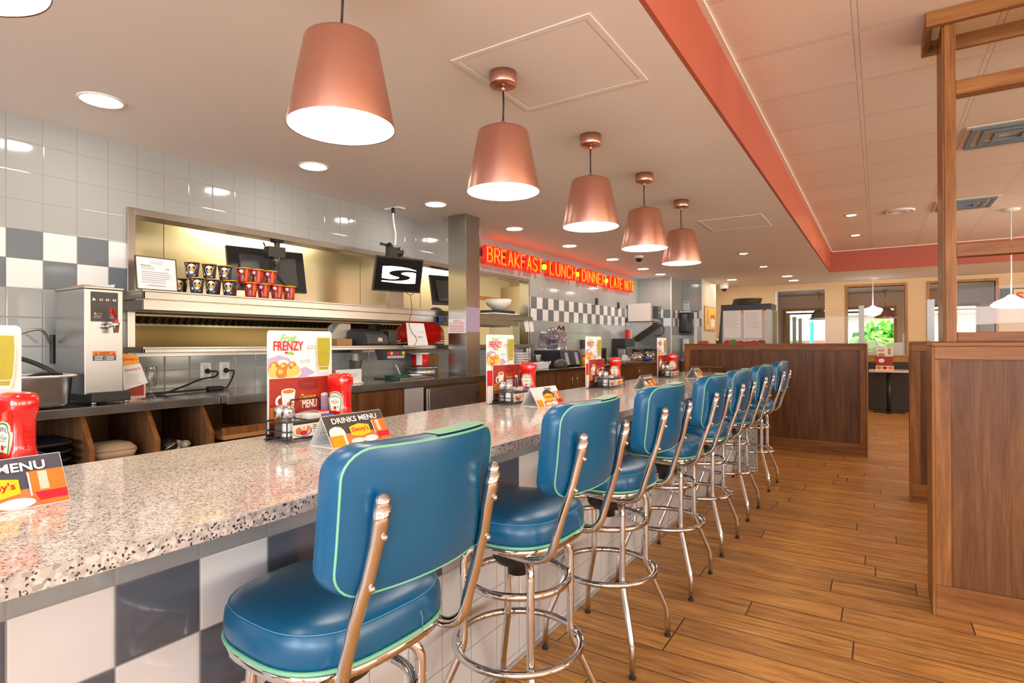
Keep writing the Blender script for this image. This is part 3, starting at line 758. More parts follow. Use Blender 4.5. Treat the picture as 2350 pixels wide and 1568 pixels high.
for sx in (-1, 1):
    for sy in (-1, 1):
        b = MB(); a = .128
        p = [(sx * .03, sy * .03, .652), (sx * .075, sy * .075, .652)] + bez((sx * .09, sy * .09, .652), (sx * a, sy * a, .652), (sx * a, sy * a, .60), 6) + [(sx * a, sy * a, .5), (sx * a, sy * a, .37)] + bez((sx * a, sy * a, .36), (sx * .130, sy * .130, .325), (sx * .142, sy * .142, .295), 4) + bez((sx * .188, sy * .188, .155), (sx * .198, sy * .198, .125), (sx * .199, sy * .199, .10), 4) + [(sx * .2, sy * .2, .012)]
        b.tube(p, .0126, 'chrome', 14); lg = b.build('leg', st)
        b = MB(); b.lathe([(.0134, 0), (.0136, .009), (.0128, .010)], 'black_rubber', (sx * .2, sy * .2, 0), 14); b.build('foot', lg)
def torus(r, z, rr):
    b = MB(); b.tube([(r * math.cos(2 * PI * i / 48), r * math.sin(2 * PI * i / 48), z) for i in range(48)], rr, 'chrome', 12, closed=True); return b
b = torus(.208, .335, .0122)
for k in range(4):
    a = PI / 4 + k * PI / 2; b.cyl((.17 * math.cos(a), .17 * math.sin(a), .345), (.212 * math.cos(a), .212 * math.sin(a), .345), .0045, 'chrome', 8)
b.build('foot_ring', st)
torus(.166, .548, .0122).build('upper_ring', st)
SL = ['nearest blue vinyl bar stool, cut off at the bottom of the photo', 'second blue bar stool, its whole seat showing behind the nearest stool', 'third blue bar stool, before the second tent menu', 'fourth blue bar stool along the bar, in the middle of the row',
      'fifth blue bar stool along the bar, third from the far end', 'sixth blue bar stool, second from the far end of the bar', 'farthest blue bar stool, standing at the granite end panel']
for i, y in enumerate((.862, 1.615, 2.358, 3.165, 3.88, 4.70, 5.69)):
    place(st, (-1.012, y, 0), SL[i], rz=math.radians((-3, -1, -2, 0, -2, -1, -2)[i]))
# ------------------------------------------------------------------ things on the bar
FU, FV = (0, 1, 0), (0, 0, 1)      # artwork facing the stools: right = +Y, up = +Z

def plate_puffs(pr, cx, cy, s):
    pr.ell(cx, cy - .006 * s, .052 * s, .019 * s, 'print_white', 24); pr.ell(cx, cy - .005 * s, .047 * s, .015 * s, 'print_cream', 24)
    pr.ell(cx - .008 * s, cy + .022 * s, .018 * s, .008 * s, 'print_white', 18); pr.ell(cx - .008 * s, cy + .024 * s, .015 * s, .005 * s, 'print_cream', 18)
    for x, y, r, m in ((-.034, .012, .014, 'print_puff'), (.022, .012, .013, 'print_puff'), (-.006, .010, .013, 'print_puff'), (-.038, -.002, .016, 'print_puff_light'), (.032, -.001, .014, 'print_puff_light'), (-.014, -.006, .017, 'print_puff'), (.014, -.008, .013, 'print_puff_light')):
        pr.ell(cx + x * s, cy + y * s, r * s, r * .95 * s, m, 14)
        pr.ell(cx + (x - .003) * s, cy + (y + .004) * s, r * .5 * s, r * .4 * s, 'print_puff_light', 10)

def fruit_menu(par, x, y0, z0, w, h, tilt=0):
    b = MB(); O = (x, y0, z0)
    b.prism(rrect(0, 0, w, h, .012, 4), 'print_white', (x - .0015, y0, z0), FU, FV, .0015)
    p = Print(b, O, FU, FV)
    k = w / .265
    p.poly([(.001, .205 * k + (h - .345)), (.001, .250 * k + (h - .345)), (.045 * k, .262 * k + h - .345), (.085 * k, .250 * k + h - .345), (.10 * k, .22 * k + h - .345)], 'print_lilac')
    p.poly([(.09 * k, h - .145 * k), (.15 * k, h - .125 * k), (.19 * k, h - .148 * k), (.13 * k, h - .168 * k)], 'print_lilac')
    plate_puffs(p, .068 * k, h - .136 * k, 1.25 * k)
    p.text('FRENZY', .02 * k, h - .068 * k, .138 * k, h - .036 * k, 'print_red', .02)
    p.text('Fruit', .045 * k, h - .037 * k, .105 * k, h - .013 * k, 'print_green', .015, slant=.35)
    for a, c, r, m in ((.069, .075, .0055, 'print_red'), (.079, .077, .0065, 'print_green'), (.089, .076, .006, 'print_green'), (.094, .081, .003, 'print_red')): p.ell(a * k, h - c * k, r * k, r * .8 * k, m, 10)
    p.text('NEW', .152 * k, h - .0545 * k, .163 * k, h - .0505 * k, 'print_red'); p.text('TROPICAL', .165 * k, h - .0545 * k, .186 * k, h - .0505 * k, 'print_dark'); p.text('GREEN SMOOTHIE', .149 * k, h - .0625 * k, .187 * k, h - .0585 * k, 'print_dark')
    p.text('NEW', .122 * k, h - .104 * k, .132 * k, h - .1005 * k, 'print_red'); p.text('STRAWBERRY', .134 * k, h - .104 * k, .164 * k, h - .1005 * k, 'print_dark'); p.text('PANCAKE PUPPIES', .121 * k, h - .111 * k, .163 * k, h - .1075 * k, 'print_dark')
    p.poly([(.20 * k, h - .145 * k), (.24 * k, h - .145 * k), (.257 * k, h - .018 * k), (.19 * k, h - .018 * k)][:0] or [(.198 * k, h - .148 * k), (.243 * k, h - .148 * k), (.249 * k, h - .12 * k), (.253 * k, h - .06 * k), (.251 * k, h - .017 * k), (.192 * k, h - .017 * k), (.190 * k, h - .06 * k), (.194 * k, h - .12 * k)], 'print_glass')
    p.poly([(.202 * k, h - .139 * k), (.240 * k, h - .139 * k), (.2465 * k, h - .115 * k), (.250 * k, h - .06 * k), (.2485 * k, h - .024 * k), (.1945 * k, h - .024 * k), (.193 * k, h - .06 * k), (.1965 * k, h - .115 * k)], 'print_smoothie')
    p.ell(.2205 * k, h - .143 * k, .019 * k, .004 * k, 'print_white', 16); p.rect(.2 * k, h - .128 * k, .243 * k, h - .126 * k, 'print_glass')
    return b.build('fruit_menu', None)

def hexlogo(p, cx, cy, w, h, fill, ink, txt, edge=None):
    q = [(-.5, -.32), (0, -.5), (.5, -.32), (.5, .32), (0, .5), (-.5, .32)]
    if edge: p.poly([(cx + a * w * 1.08, cy + c * h * 1.1) for a, c in q], edge)
    p.poly([(cx + a * w, cy + c * h) for a, c in q], fill)
    p.text(txt, cx - .40 * w, cy - .20 * h, cx + .42 * w, cy + .24 * h, ink, .025, arch=.02 * h)

def dessert_menu(par, x, y0, z0, w, h, pancake=False):
    b = MB(); b.prism(rrect(0, 0, w, h, .006, 3), 'print_white', (x - .0015, y0, z0), FU, FV, .0015)
    p = Print(b, (x, y0, z0), FU, FV); k = w / .265
    p.rect(.0015, .0015, w - .0015, h - .0015, 'print_brickred')
    p.rect(.0015, .0015, w - .0015, .05 * k, 'print_darkred')
    if pancake:
        p.ell(.15 * k, .085 * k, .105 * k, .05 * k, 'print_white', 28); p.ell(.15 * k, .088 * k, .09 * k, .04 * k, 'print_cream', 26)
        for y, m in ((.085, 'print_puff'), (.096, 'print_puff_light'), (.106, 'print_puff'), (.117, 'print_puff_light')): p.ell(.16 * k, y * k, .062 * k, .02 * k, m, 22)
        p.ell(.16 * k, .13 * k, .03 * k, .012 * k, 'print_cream', 16); p.text('DELUXE', .185 * k, .02 * k, .235 * k, .028 * k, 'print_white')
    hexlogo(p, .155 * k, h - .026 * k, .082 * k, .042 * k, 'print_darkred', 'print_brickred', "Denny's", 'print_brickred')
    p.text('MENU', .128 * k, h - .108 * k, .188 * k, h - .079 * k, 'print_white', .03)
    p.text('Dessert', .117 * k, h - .083 * k, .180 * k, h - .058 * k, 'print_amber', .02, slant=.3)
    # mug of coffee, milk glass, plate
    p.poly([(.052 * k, h - .110 * k), (.092 * k, h - .110 * k), (.1 * k, h - .045 * k), (.045 * k, h - .045 * k)], 'print_white'); p.ell(.0725 * k, h - .046 * k, .0275 * k, .010 * k, 'print_white', 20); p.ell(.0725 * k, h - .0465 * k, .023 * k, .007 * k, 'print_puff', 18)
    for i in range(9):
        a = PI * .55 + PI * .95 * i / 8; c = PI * .55 + PI * .95 * (i + 1) / 8
        if i < 8: p.poly([(.046 * k + .024 * k * math.cos(a), h - .078 * k + .022 * k * math.sin(a)), (.046 * k + .015 * k * math.cos(a), h - .078 * k + .013 * k * math.sin(a)), (.046 * k + .015 * k * math.cos(c), h - .078 * k + .013 * k * math.sin(c)), (.046 * k + .024 * k * math.cos(c), h - .078 * k + .022 * k * math.sin(c))], 'print_white'); p.k -= 1
    p.k += 1; p.ell(.078 * k, h - .088 * k, .013 * k, .006 * k, 'print_orange', 10)
    p.poly([(.205 * k, h - .13 * k), (.238 * k, h - .13 * k), (.235 * k, h - .066 * k), (.205 * k, h - .066 * k)], 'print_lilac'); p.ell(.22 * k, h - .066 * k, .015 * k, .006 * k, 'print_white', 14)
    p.poly([(.235 * k, h - .13 * k), (.262 * k, h - .115 * k), (.262 * k, h - .085 * k)], 'print_darkred')
    if not pancake:
        p.rect(.0015, h - .145 * k, .05 * k, h - .095 * k, 'print_puff'); p.ell(.155 * k, h - .145 * k, .085 * k, .028 * k, 'print_lilac', 24); p.ell(.155 * k, h - .146 * k, .07 * k, .02 * k, 'print_white', 24); p.ell(.15 * k, h - .135 * k, .018 * k, .013 * k, 'print_puff', 14); p.ell(.19 * k, h - .14 * k, .014 * k, .012 * k, 'print_pink', 12)
    return b.build('dessert_menu', None)

def menu_set(y, where, pancake=False, shift=0.0, kids=False):
    """the upright menus standing behind a caddy"""
    X0 = -1.63
    w = MB(); w.box(-.078, -.058, .01 + shift, .285 + shift, 0, .004, 'black_metal'); w.box(-.0605, -.0585, .01 + shift, .285 + shift, .004, .02, 'black_metal')
    one(w, 'menu_holder', 'black metal slot holding upright menus ' + where, 'menu holder', 'menu holders on the bar', loc=(X0, y, CT))
    tag(fruit_menu(None, X0 - .070, y + .018, CT + .005, .265, .357), 'tall white menu with fruit drink picture ' + where, 'menu', 'fruit menus on the bar')
    tag(dessert_menu(None, X0 - .0625, y + .018 + shift, CT + .005, .268, .197, pancake), 'red dessert menu with white mug ' + where, 'menu', 'dessert menus on the bar')
    if kids:
        b = MB(); b.prism(rrect(0, 0, .265, .17, .004, 2), 'red_plastic', (X0 - .0675, y + .022, CT + .005), FU, FV, .0012); b.prism(rrect(0, 0, .265, .09, .004, 2), 'print_white', (X0 - .0662, y + .022, CT + .005), FU, FV, .0004)
        one(b, 'card', 'red and white card between two menus ' + where, 'menu')

def make_caddy():
    t = thing('condiment_caddy', '', 'caddy', group='wire caddies on the bar')
    b = MB(); r = .0022; D, L = .098, .305; x0, x1 = -.053, .053
    def loop(z): b.tube([(x0, 0, z), (x1, 0, z), (x1, L, z), (x0, L, z)][:0] or [(x0 + .006, 0, z), (x1 - .006, 0, z), (x1, .006, z), (x1, L - .006, z), (x1 - .006, L, z), (x0 + .006, L, z), (x0, L - .006, z), (x0, .006, z)], r, 'black_metal', 6, closed=True)
    for z in (.012, .035, .066): loop(z)
    for x, yy in ((x0, .003), (x1, .003), (x0, L - .003), (x1, L - .003)):
        b.tube([(x, yy, .004), (x, yy, .068)], r * 1.15, 'black_metal', 6); b.sphere((x, yy, .0052), .005, 'black_metal', 8, 5)
    for k in range(1, 6): b.tube([(x0, L * k / 6, .012), (x1, L * k / 6, .012)], r * .8, 'black_metal', 6)
    b.tube([(x0, .09, .066), (x1, .09, .066)], r, 'black_metal', 6); b.tube([(x0, .156, .066), (x1, .156, .066)], r, 'black_metal', 6); b.tube([(x0, .216, .066), (x1, .216, .066)], r, 'black_metal', 6)
    b.build('wire_frame', t)
    b = MB(); b.tube([(-.049, .088, .012), (-.049, .09, .118), (-.049, .094, .126), (-.049, .205, .126), (-.049, .212, .118), (-.049, .214, .012)], .003, 'black_metal', 8); b.build('handle', t)
    b = MB(); b.box(x1 + .0025, x1 + .004, .022, .262, .010, .064, 'print_cream')
    p = Print(b, (x1 + .004, .022, .010), FU, FV); p.rect(0, .046, .238, .054, 'black_metal'); p.rect(0, 0, .238, .005, 'black_metal')
    p.ell(.036, .023, .036, .0175, 'print_blue', 22); p.ell(.034, .0245, .033, .0165, 'print_white', 22); p.ell(.022, .025, .013, .012, 'print_puff', 14); p.ell(.040, .034, .013, .006, 'print_white', 12); p.ell(.040, .034, .005, .004, 'print_amber', 10); p.ell(.040, .018, .015, .008, 'print_red', 14); p.ell(.056, .029, .006, .012, 'print_orange', 10, rot=-.3)
    p.lines(.075, .10, .024, .042, 3, 'print_dark', rnd=random.Random(2)); p.lines(.078, .098, .008, .02, 2, 'print_blue', rnd=random.Random(2))
    p.text('Can', .112, .012, .148, .036, 'print_pink', .01, slant=.3); p.ell(.165, .023, .016, .013, 'print_puff', 12); p.ell(.195, .022, .014, .013, 'print_puff_light', 12); p.ell(.222, .024, .014, .016, 'print_orange', 12)
    b.build('label_card', t)
    return t
caddy = make_caddy()

def make_shaker(m):
    t = thing('shaker', '', 'shaker', group='salt and pepper shakers in the caddies')
    b = MB(); b.lathe([(.021, 0), (.0235, .004), (.0225, .03), (.0175, .062), (.0185, .066)], 'clear_glass', n=10, smooth=False); b.build('glass_body', t)
    b = MB(); b.lathe([(.018, .004), (.0195, .006), (.0185, .03), (.0165, .046)], m, n=12); b.build('filling', t)
    b = MB(); b.lathe([(.0195, .064), (.021, .066), (.0205, .088), (.0185, .096), (.012, .101), (.004, .103)], 'chrome', n=20); b.build('lid', t)
    return t
salt = make_shaker('salt'); pepper = make_shaker('pepper')

def make_ketchup():
    t = thing('ketchup_bottle', '', 'ketchup bottle', group='upside-down red ketchup bottles in the caddies')
    b = MB(); b.rings([sup(.042, .027, 0, 32, 3.2), sup(.045, .030, .003, 32, 3.2), sup(.046, .031, .02, 32, 3.2), sup(.0435, .029, .033, 32, 3.0), sup(.038, .0255, .038, 32, 3)], 'ketchup_cap'); b.build('cap', t)
    b = MB(); rs = []
    for z, a, c in ((.036, .037, .025), (.040, .0435, .029), (.049, .0455, .0305), (.057, .0435, .029), (.066, .0405, .0265), (.080, .0392, .0254), (.112, .0392, .0254), (.138, .0398, .0258), (.146, .0418, .0275), (.153, .0438, .0295), (.163, .0452, .031), (.178, .0452, .031), (.187, .043, .029), (.193, .037, .0245), (.196, .026, .017), (.1965, .01, .007)): rs.append(sup(a, c, z, 36, 3.2))
    b.rings(rs, 'ketchup_red'); b.build('body', t)
    b = MB(); yl = -.0262
    def kst(s, dz=0): return [(.022 * s, -.037 * s), (.030 * s, .006 * s), (.030 * s, .016 * s), (.024 * s, .017 * s), (.0225 * s, .03 * s), (.015 * s, .0365 * s), (0, .039 * s), (-.015 * s, .0365 * s), (-.0225 * s, .03 * s), (-.024 * s, .017 * s), (-.030 * s, .016 * s), (-.030 * s, .006 * s), (-.022 * s, -.037 * s)]
    p = Print(b, (0, yl - .0006, .094), (1, 0, 0), (0, 0, 1), .0003)
    b.prism(kst(1), 'label_cream', (0, yl + .004, .094), (1, 0, 0), (0, 0, 1), .0046)
    p.poly(kst(.95), 'label_green'); p.poly(kst(.83), 'label_cream')
    p.text('HEINZ', -.017, .014, .017, .024, 'print_dark', .02, arch=.003); p.text('TOMATO', -.008, .008, .008, .0105, 'print_dark'); p.text('KETCHUP', -.017, -.001, .017, .006, 'print_dark', .01); p.rect(-.012, -.005, .012, -.0035, 'label_green')
    p.ell(0, -.019, .0055, .006, 'print_red', 14); p.poly([(.010, -.016), (.016, -.011), (.013, -.02)], 'label_green'); p.rect(-.006, -.031, .006, -.029, 'print_dark'); b.build('label', t)
    b = MB(); vs, fs, _ = text_tris('HEINZ', .02); q = [(.0394 + .0006, -.006 + .012 * c, (.072 + .06 * a)) for a, c in vs]
    b._add([(x, -y, z) for x, y, z in q], fs, 'ketchup_cap'); b.build('embossing', t)
    return t
ketchup = make_ketchup()

def make_packet(m):
    b = MB(); b.box(-.0018, .0018, -.028, .028, 0, .066, m); o = b.build('sugar_packet', None, .001); o['category'] = 'sugar packet'; o['_new'] = 1; o['label'] = ''; return o
white_packet = make_packet('paper_white'); pink_packet = make_packet('print_pink')
def make_tub(m, c):
    t = thing('jam_tub', '', 'jam tub', group='jam tubs in the caddies')
    b = MB(); b.box(-.014, .014, -.014, .014, 0, .011, c); b.build('tub', t, .002); b = MB(); b.box(-.0155, .0155, -.0155, .0155, .0112, .0132, m); b.build('lid', t, .001)
    return t
tubs = [make_tub('print_orange', 'print_white'), make_tub('print_blue', 'print_lilac'), make_tub('print_red', 'print_pink')]
b = MB(); b.box(-.038, .038, -.022, .022, 0, .045, 'paper_white'); jambox = b.build('packet_box', None, .003); jambox['category'] = 'box'; jambox['label'] = ''

WH = ['at the left edge of the photo', 'beside the large white drinks menu tent', 'in front of the steel column', 'in the third set along the bar', 'at the far end of the bar']
WH = ['at the left edge of the photo', 'behind the dark drinks menu tent', 'behind the white painted-glare tent card', 'in the fourth set along the bar', 'in the farthest set on the bar']
Y5 = (.225, 1.14, 2.455, 3.70, 5.10)
for i, y in enumerate(Y5):
    z = CT
    place(caddy, (-1.63, y, z + .0002), 'black wire condiment caddy ' + WH[i], group='wire caddies on the bar')
    place(salt, (-1.61, y + .032, z + .0145), 'salt shaker with chrome lid in the caddy ' + WH[i])
    place(pepper, (-1.652, y + .034, z + .0145), 'pepper shaker with chrome lid in the caddy ' + WH[i], rz=.5)
    for k in range(6):
        place(pink_packet if k == 2 else white_packet, (-1.630 - .03 + .012 * k, y + .125, z + .0145), ('pink sweetener packet' if k == 2 else 'white paper sugar packet') + ' in the caddy ' + WH[i], group='sugar packets in caddy ' + WH[i])
    place(jambox, (-1.626, y + .187, z + .0145), 'white carton under the jam tubs ' + WH[i], group='cartons in the caddies')
    for k, (dx, dy, dz) in enumerate(((-.02, -.004, .0452), (.018, .003, .0452), (-.003, .0, .0586))):
        place(tubs[k], (-1.626 + dx, y + .187 + dy, z + .0145 + dz), ('orange', 'blue', 'red')[k] + ' lidded jam tub in caddy ' + WH[i])
    place(ketchup, (-1.632 + (0, 0, 0, 0, 0)[i], y + (.262, .264, .264, .262, .262)[i], z + .0145), 'upside-down red ketchup bottle ' + WH[i], rz=(.12, .16, .16, .16, .16)[i])
for i, y in enumerate(Y5):
    menu_set(y + (.006, 0, -.06, -.12, .0)[i], WH[i], pancake=(i == 0), shift=(0, 0, .048, .04, .0)[i], kids=i in (2, 3))

def tent(name_label, y, rz, kind, x=-1.445, L=.245):
    t = thing('tent_card', name_label, 'tent card', (x, y, CT), rz, 'drinks menu tents on the bar')
    hw, hh = .054, .092
    n = Vector((hh, 0, hw)).normalized()           # outward normal of the right-hand panel
    V = Vector((-hw, 0, hh)).normalized(); SL_ = math.hypot(hw, hh)
    b = MB(); O = Vector((hw, 0, .0005))
    b.prism([(0, 0), (L, 0), (L, SL_), (0, SL_)], 'print_white', tuple(O - n * .0012), FU, tuple(V), .0012)
    p = Print(b, O, FU, V)
    pale = kind == 'white'  # glare on this card is put into a pale print colour
    p.rect(.001, .001, L - .001, SL_ - .001, 'print_white' if pale else ('print_slate' if kind == 'slate' else 'print_brown'))
    if not pale:
        p.rect(.001, .001, L - .001, SL_ * .36, 'print_glow'); p.rect(.10, SL_ * .34, .15, SL_ * .5, 'print_glow')
    else:
        p.ell(.135, SL_ * .52, .05, SL_ * .30, 'print_brown', 20); p.rect(.07, .002, L - .002, SL_ * .25, 'print_glow')
    # beer glass, logo, wine glass, caption
    p.poly([(.006, .001), (.062, .001), (.066, SL_ * .34), (.008, SL_ * .34)], 'print_amber'); p.rect(.055, .001, .064, SL_ * .34, 'print_cream')
    p.poly([(.006, SL_ * .34), (.068, SL_ * .34), (.064, SL_ * .5), (.055, SL_ * .59), (.035, SL_ * .63), (.015, SL_ * .58), (.007, SL_ * .5)], 'print_white')
    p.ell(.105, SL_ * .1, .028, SL_ * .08, 'print_cream', 16); p.ell(.16, SL_ * .1, .03, SL_ * .1, 'print_white', 16)
    hexlogo(p, .128, SL_ * .42, .082, SL_ * .42, 'print_yellow', 'print_red', "Denny's")
    p.poly([(.188, .02), (.2, .002), (.242, .002), (.243, SL_ * .68), (.182, SL_ * .68)], 'print_puff'); p.rect(.2, SL_ * .3, .215, SL_ * .66, 'print_pink')
    p.poly([(.196, .010), (.242, .010), (.243, SL_ * .26), (.19, SL_ * .26)], 'print_red'); p.rect(.183, SL_ * .2, .186, SL_ * .66, 'print_white')
    if not pale: p.text('DRINKS MENU', .028, SL_ * .70, .215, SL_ * .88, 'print_white', .025)
    else: p.text('DRINKS', .12, SL_ * .78, .18, SL_ * .92, 'print_brown', .02)
    b.build('front_panel', t)
    n2 = Vector((-hh, 0, hw)).normalized(); V2 = Vector((hw, 0, hh)).normalized()
    b = MB(); O2 = Vector((-hw, 0, .0005))
    b.prism([(0, 0), (L, 0), (L, SL_), (0, SL_)], 'paper_white', tuple(O2), FU, tuple(V2), .0012)
    rt_ = random.Random(9); p = Print(b, O2 - n2 * .0016, FU, V2)
    p.text('COCKTAILS', .02, .075, .10, .082, 'print_dark', slant=.2); p.lines(.02, .15, .05, .07, 3, 'print_grey', .3, rnd=rt_); p.text('COOLERS', .02, .04, .085, .047, 'print_dark', slant=.2); p.lines(.02, .18, .01, .035, 4, 'print_grey', .3, rnd=rt_)
    b.build('rear_panel', t)
    b = MB(); b.box(-hw, hw, 0, L, 0, .0012, 'paper_white'); b.build('base_panel', t)
tent('slate drinks menu tent card cut off at left, before ketchup', .255, 0, 'slate')
tent('dark drinks menu tent card leaning toward the nearest stool', 1.165, 0, 'dark', -1.442)
tent('white painted-glare tent card behind the second stool', 2.445, -.06, 'white', -1.462)
tent('dark tent card behind the third stool, fourth tent along bar', 3.73, 0, 'dark', -1.36)
tent('small brown tent card at the far end of the bar', 5.15, 0, 'dark', -1.40)
# ------------------------------------------------------------------ service counter under the pass-through
t = thing('service_counter', 'stainless steel service counter along the tiled kitchen wall, near section', 'counter', (0, 0, 0))
b = MB(); b.box(XW, BF, -.9, 1.935, BT - .045, BT, 'steel_top'); b.build('countertop', t, .004)
b = MB(); b.box(XW, XW + .02, -.9, 1.93, .1, BT - .045, 'walnut_dark'); b.box(XW + .02, -3.42, -.9, 1.93, .42, .445, 'walnut_dark'); b.build('shelf_back', t)
for y in (.10, .68, 1.265, 1.575, 1.875):
    b = MB(); prof = [(XW + .02, .1), (-3.30, .1), (-3.30, .80), (-3.42, BT - .046), (XW + .02, BT - .046)]
    b.prism(prof, 'walnut_dark', (0, y + .022, 0), (1, 0, 0), (0, 0, 1), .022)
    b.prism([(-3.301, .1), (-3.296, .1), (-3.296, .801), (-3.416, BT - .046), (-3.421, BT - .046), (-3.301, .80)], 'walnut_trim', (0, y + .0225, 0), (1, 0, 0), (0, 0, 1), .023); b.build('divider', t)
t = thing('service_counter', 'stainless steel service counter running under the steel column, far section', 'counter', (0, 0, 0))
BF2 = -3.225
b = MB(); b.box(XW + .001, BF2, 1.937, 10.58, BT - .047, BT + .002, 'steel_top'); b.build('countertop', t, .004)
def cab(y0, y1, m, label=None, handle=None):
    b = MB(); b.box(-3.275, -3.257, y0 + .003, y1 - .003, .1, BT - .06, m); o = b.build('door' if handle else 'front_panel', t, .002)
    if handle:
        b = MB(); b.tube([(-3.257, handle, .80), (-3.235, handle, .80), (-3.235, handle, .905), (-3.257, handle, .905)], .004, 'chrome', 8); b.build('handle', o)
b = MB(); b.box(XW + .001, -3.28, 2.28, 10.57, .1, BT - .05, 'walnut_dark'); b.build('carcass', t)
cab(2.30, 2.84, 'walnut'); cab(2.845, 3.46, 'walnut'); cab(3.465, 3.70, 'grey_plastic')
cab(4.47, 4.80, 'walnut'); cab(4.81, 5.68, 'walnut'); cab(6.1, 6.5, 'walnut', handle=6.46); cab(6.505, 7.3, 'walnut', handle=6.60)
cab(7.32, 8.12, 'walnut', handle=8.02); cab(8.14, 8.95, 'walnut', handle=8.86); cab(8.96, 10.55, 'walnut_dark')
b = MB(); b.box(XW + .02, -3.30, 1.96, 2.27, .745, .77, 'cardboard'); b.box(-3.33, -3.30, 1.96, 2.27, .77, .815, 'walnut_trim'); b.build('low_shelf', t)
b = MB(); b.box(XW + .02, XW + .04, 1.96, 2.27, .1, BT - .05, 'walnut_dark'); b.build('back_panel', t)
t = thing('undercounter_fridge', 'brushed steel fridge door under the far service counter beside the column', 'fridge', (-3.262, 4.08, 0))
b = MB(); b.box(.001, .03, -.365, .365, .12, .935, 'steel'); b.build('door', t, .006)
b = MB(); b.box(.03, .042, -.35, -.33, .55, .93, 'steel_bright'); b.build('handle', t, .002)
b = MB(); b.box(.004, .036, .345, .375, .80, .86, 'black_metal'); b.build('hinge', t)

t = thing('steel_column', 'square brushed steel column rising from the service counter to the ceiling', 'column', (-3.393, 4.445, BT))
b = MB(); b.box(-.108, .108, -.11, .11, .003, ZC - BT, 'steel'); b.build('casing', t, .002)
b = MB(); b.box(.103, .1095, -.1115, -.104, .003, ZC - BT, 'steel_bright'); b.build('corner_seam', t)
def notice(name, label, cat, O, U, V, w, h, draw, m='paper_white', thick=.0012):
    b = MB(); U_, V_ = Vector(U), Vector(V); N = U_.cross(V_).normalized()
    b.prism([(0, 0), (w, 0), (w, h), (0, h)], m, tuple(Vector(O)), U, V, thick)
    draw(Print(b, Vector(O) + N * thick, U, V), w, h); return one(b, name, label, cat)
def d1(p, w, h):
    p.text('PEANUT', w * .28, h * .82, w * .74, h * .93, 'print_red', .02); p.text('ALLERGY ALERT', w * .10, h * .67, w * .92, h * .78, 'print_red', .02); p.lines(w * .07, w * .96, h * .08, h * .6, 6, 'print_red', .35, .12, random.Random(1))
notice('notice', 'white peanut allergy alert notice in red print on steel column', 'notice', (-3.498, 4.334, 1.418), (1, 0, 0), (0, 0, 1), .21, .132, d1)
def d2(p, w, h): p.lines(w * .12, w * .9, h * .62, h * .95, 5, 'print_grey', .25, .2, random.Random(2)); p.rect(w * .4, h * .13, w * .66, h * .15, 'print_grey')
notice('notice', 'pale pinkish typed sheet on the right face of steel column', 'notice', (-3.284, 4.335, 1.43), (0, 1, 0), (0, 0, 1), .215, .235, d2, 'print_lilac')

# ------------------------------------------------------------------ pass shelves
def shelf(name_label, z0, z1, lip2, y0, y1, x0, x1):
    t = thing('pass_shelf', name_label, 'shelf', (0, 0, 0))
    b = MB(); b.box(x0, x1, y0, y1, z1 - .012, z1, 'steel'); b.build('plate', t, .002)
    b = MB(); b.box(x1 - .012, x1, y0, y1, z0, z1 - .012, 'steel'); b.box(x0 + .3, x1, y0, y0 + .012, z0, z1 - .012, 'steel'); b.box(x0 + .3, x1, y1 - .012, y1, z0, z1 - .012, 'steel'); b.build('lip', t, .002)
    if lip2:
        b = MB(); b.box(x1 - .03, x1 - .014, y0 + .01, y1 - .3, lip2, z0 - .002, 'steel'); b.box(x0 + .25, x1 - .03, y0 + .01, y0 + .02, lip2, z0 - .002, 'steel'); b.build('order_rail', t, .002)
        b = MB(); b.box(x0 + .05, x0 + .30, y0 + .03, y1 - .1, lip2 - .002, lip2 + .02, 'cream_wall'); b.build('heat_lamp_housing', t, .003)
    return t
shelf('upper steel pass shelf carrying the paper cups', 1.585, 1.640, 1.522, 1.643, 6.08, -4.15, -3.585)
shelf('lower steel pass shelf above the wall outlets', 1.270, 1.304, None, 1.643, 6.08, -4.15, -3.585)
flat('hood_glow', (.8, .72, .5), .6)

# ------------------------------------------------------------------ kitchen
t = thing('range_hood', 'long steel cooking hood with black baffle filters inside the kitchen', 'hood', (0, 0, 0))
b = MB(); b.box(-4.93, -4.90, -.6, 6.6, 1.565, 2.52, 'steel_panel'); b.box(-4.99, -4.885, -.6, 6.6, 1.545, 1.565, 'steel_panel'); b.box(-5.98, -4.93, 6.57, 6.6, 1.565, 2.52, 'steel_panel'); b.build('front_panel', t, .002)
for y in (.3, 1.35, 2.4, 3.45, 4.5, 5.5):
    b = MB(); b.box(-4.899, -4.8975, y, y + .004, 1.57, 2.5, 'bronze_dark'); b.build('seam', t)
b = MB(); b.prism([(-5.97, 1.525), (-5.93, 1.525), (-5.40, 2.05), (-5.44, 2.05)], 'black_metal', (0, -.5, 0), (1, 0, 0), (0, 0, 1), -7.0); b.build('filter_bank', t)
for k in range(96):
    y = -.45 + k * .0725
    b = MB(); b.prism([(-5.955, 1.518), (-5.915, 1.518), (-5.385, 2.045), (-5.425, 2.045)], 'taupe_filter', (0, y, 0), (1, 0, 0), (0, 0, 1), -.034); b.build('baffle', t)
for y in (1.0, 3.6):
    b = MB(); b.box(-5.1, -5.0, y, y + .3, 2.2, 2.3, 'kitchen_lamp'); b.build('hood_light', t)
b = MB(); b.box(-5.998, -5.99, -.8, 6.85, .9, 1.50, 'gold_steel'); struct(b, 'trim_backsplash')
t = thing('griddle_line', 'steel cooking line top against the kitchen back wall', 'stove', (0, 0, 0))
b = MB(); b.box(-5.98, -5.1, -.6, 6.6, 0, .92, 'steel'); b.build('body', t, .005)
b = MB(); b.box(-5.98, -5.1, -.6, 6.6, .92, 1.10, 'gold_steel'); b.build('raised_back', t, .004)
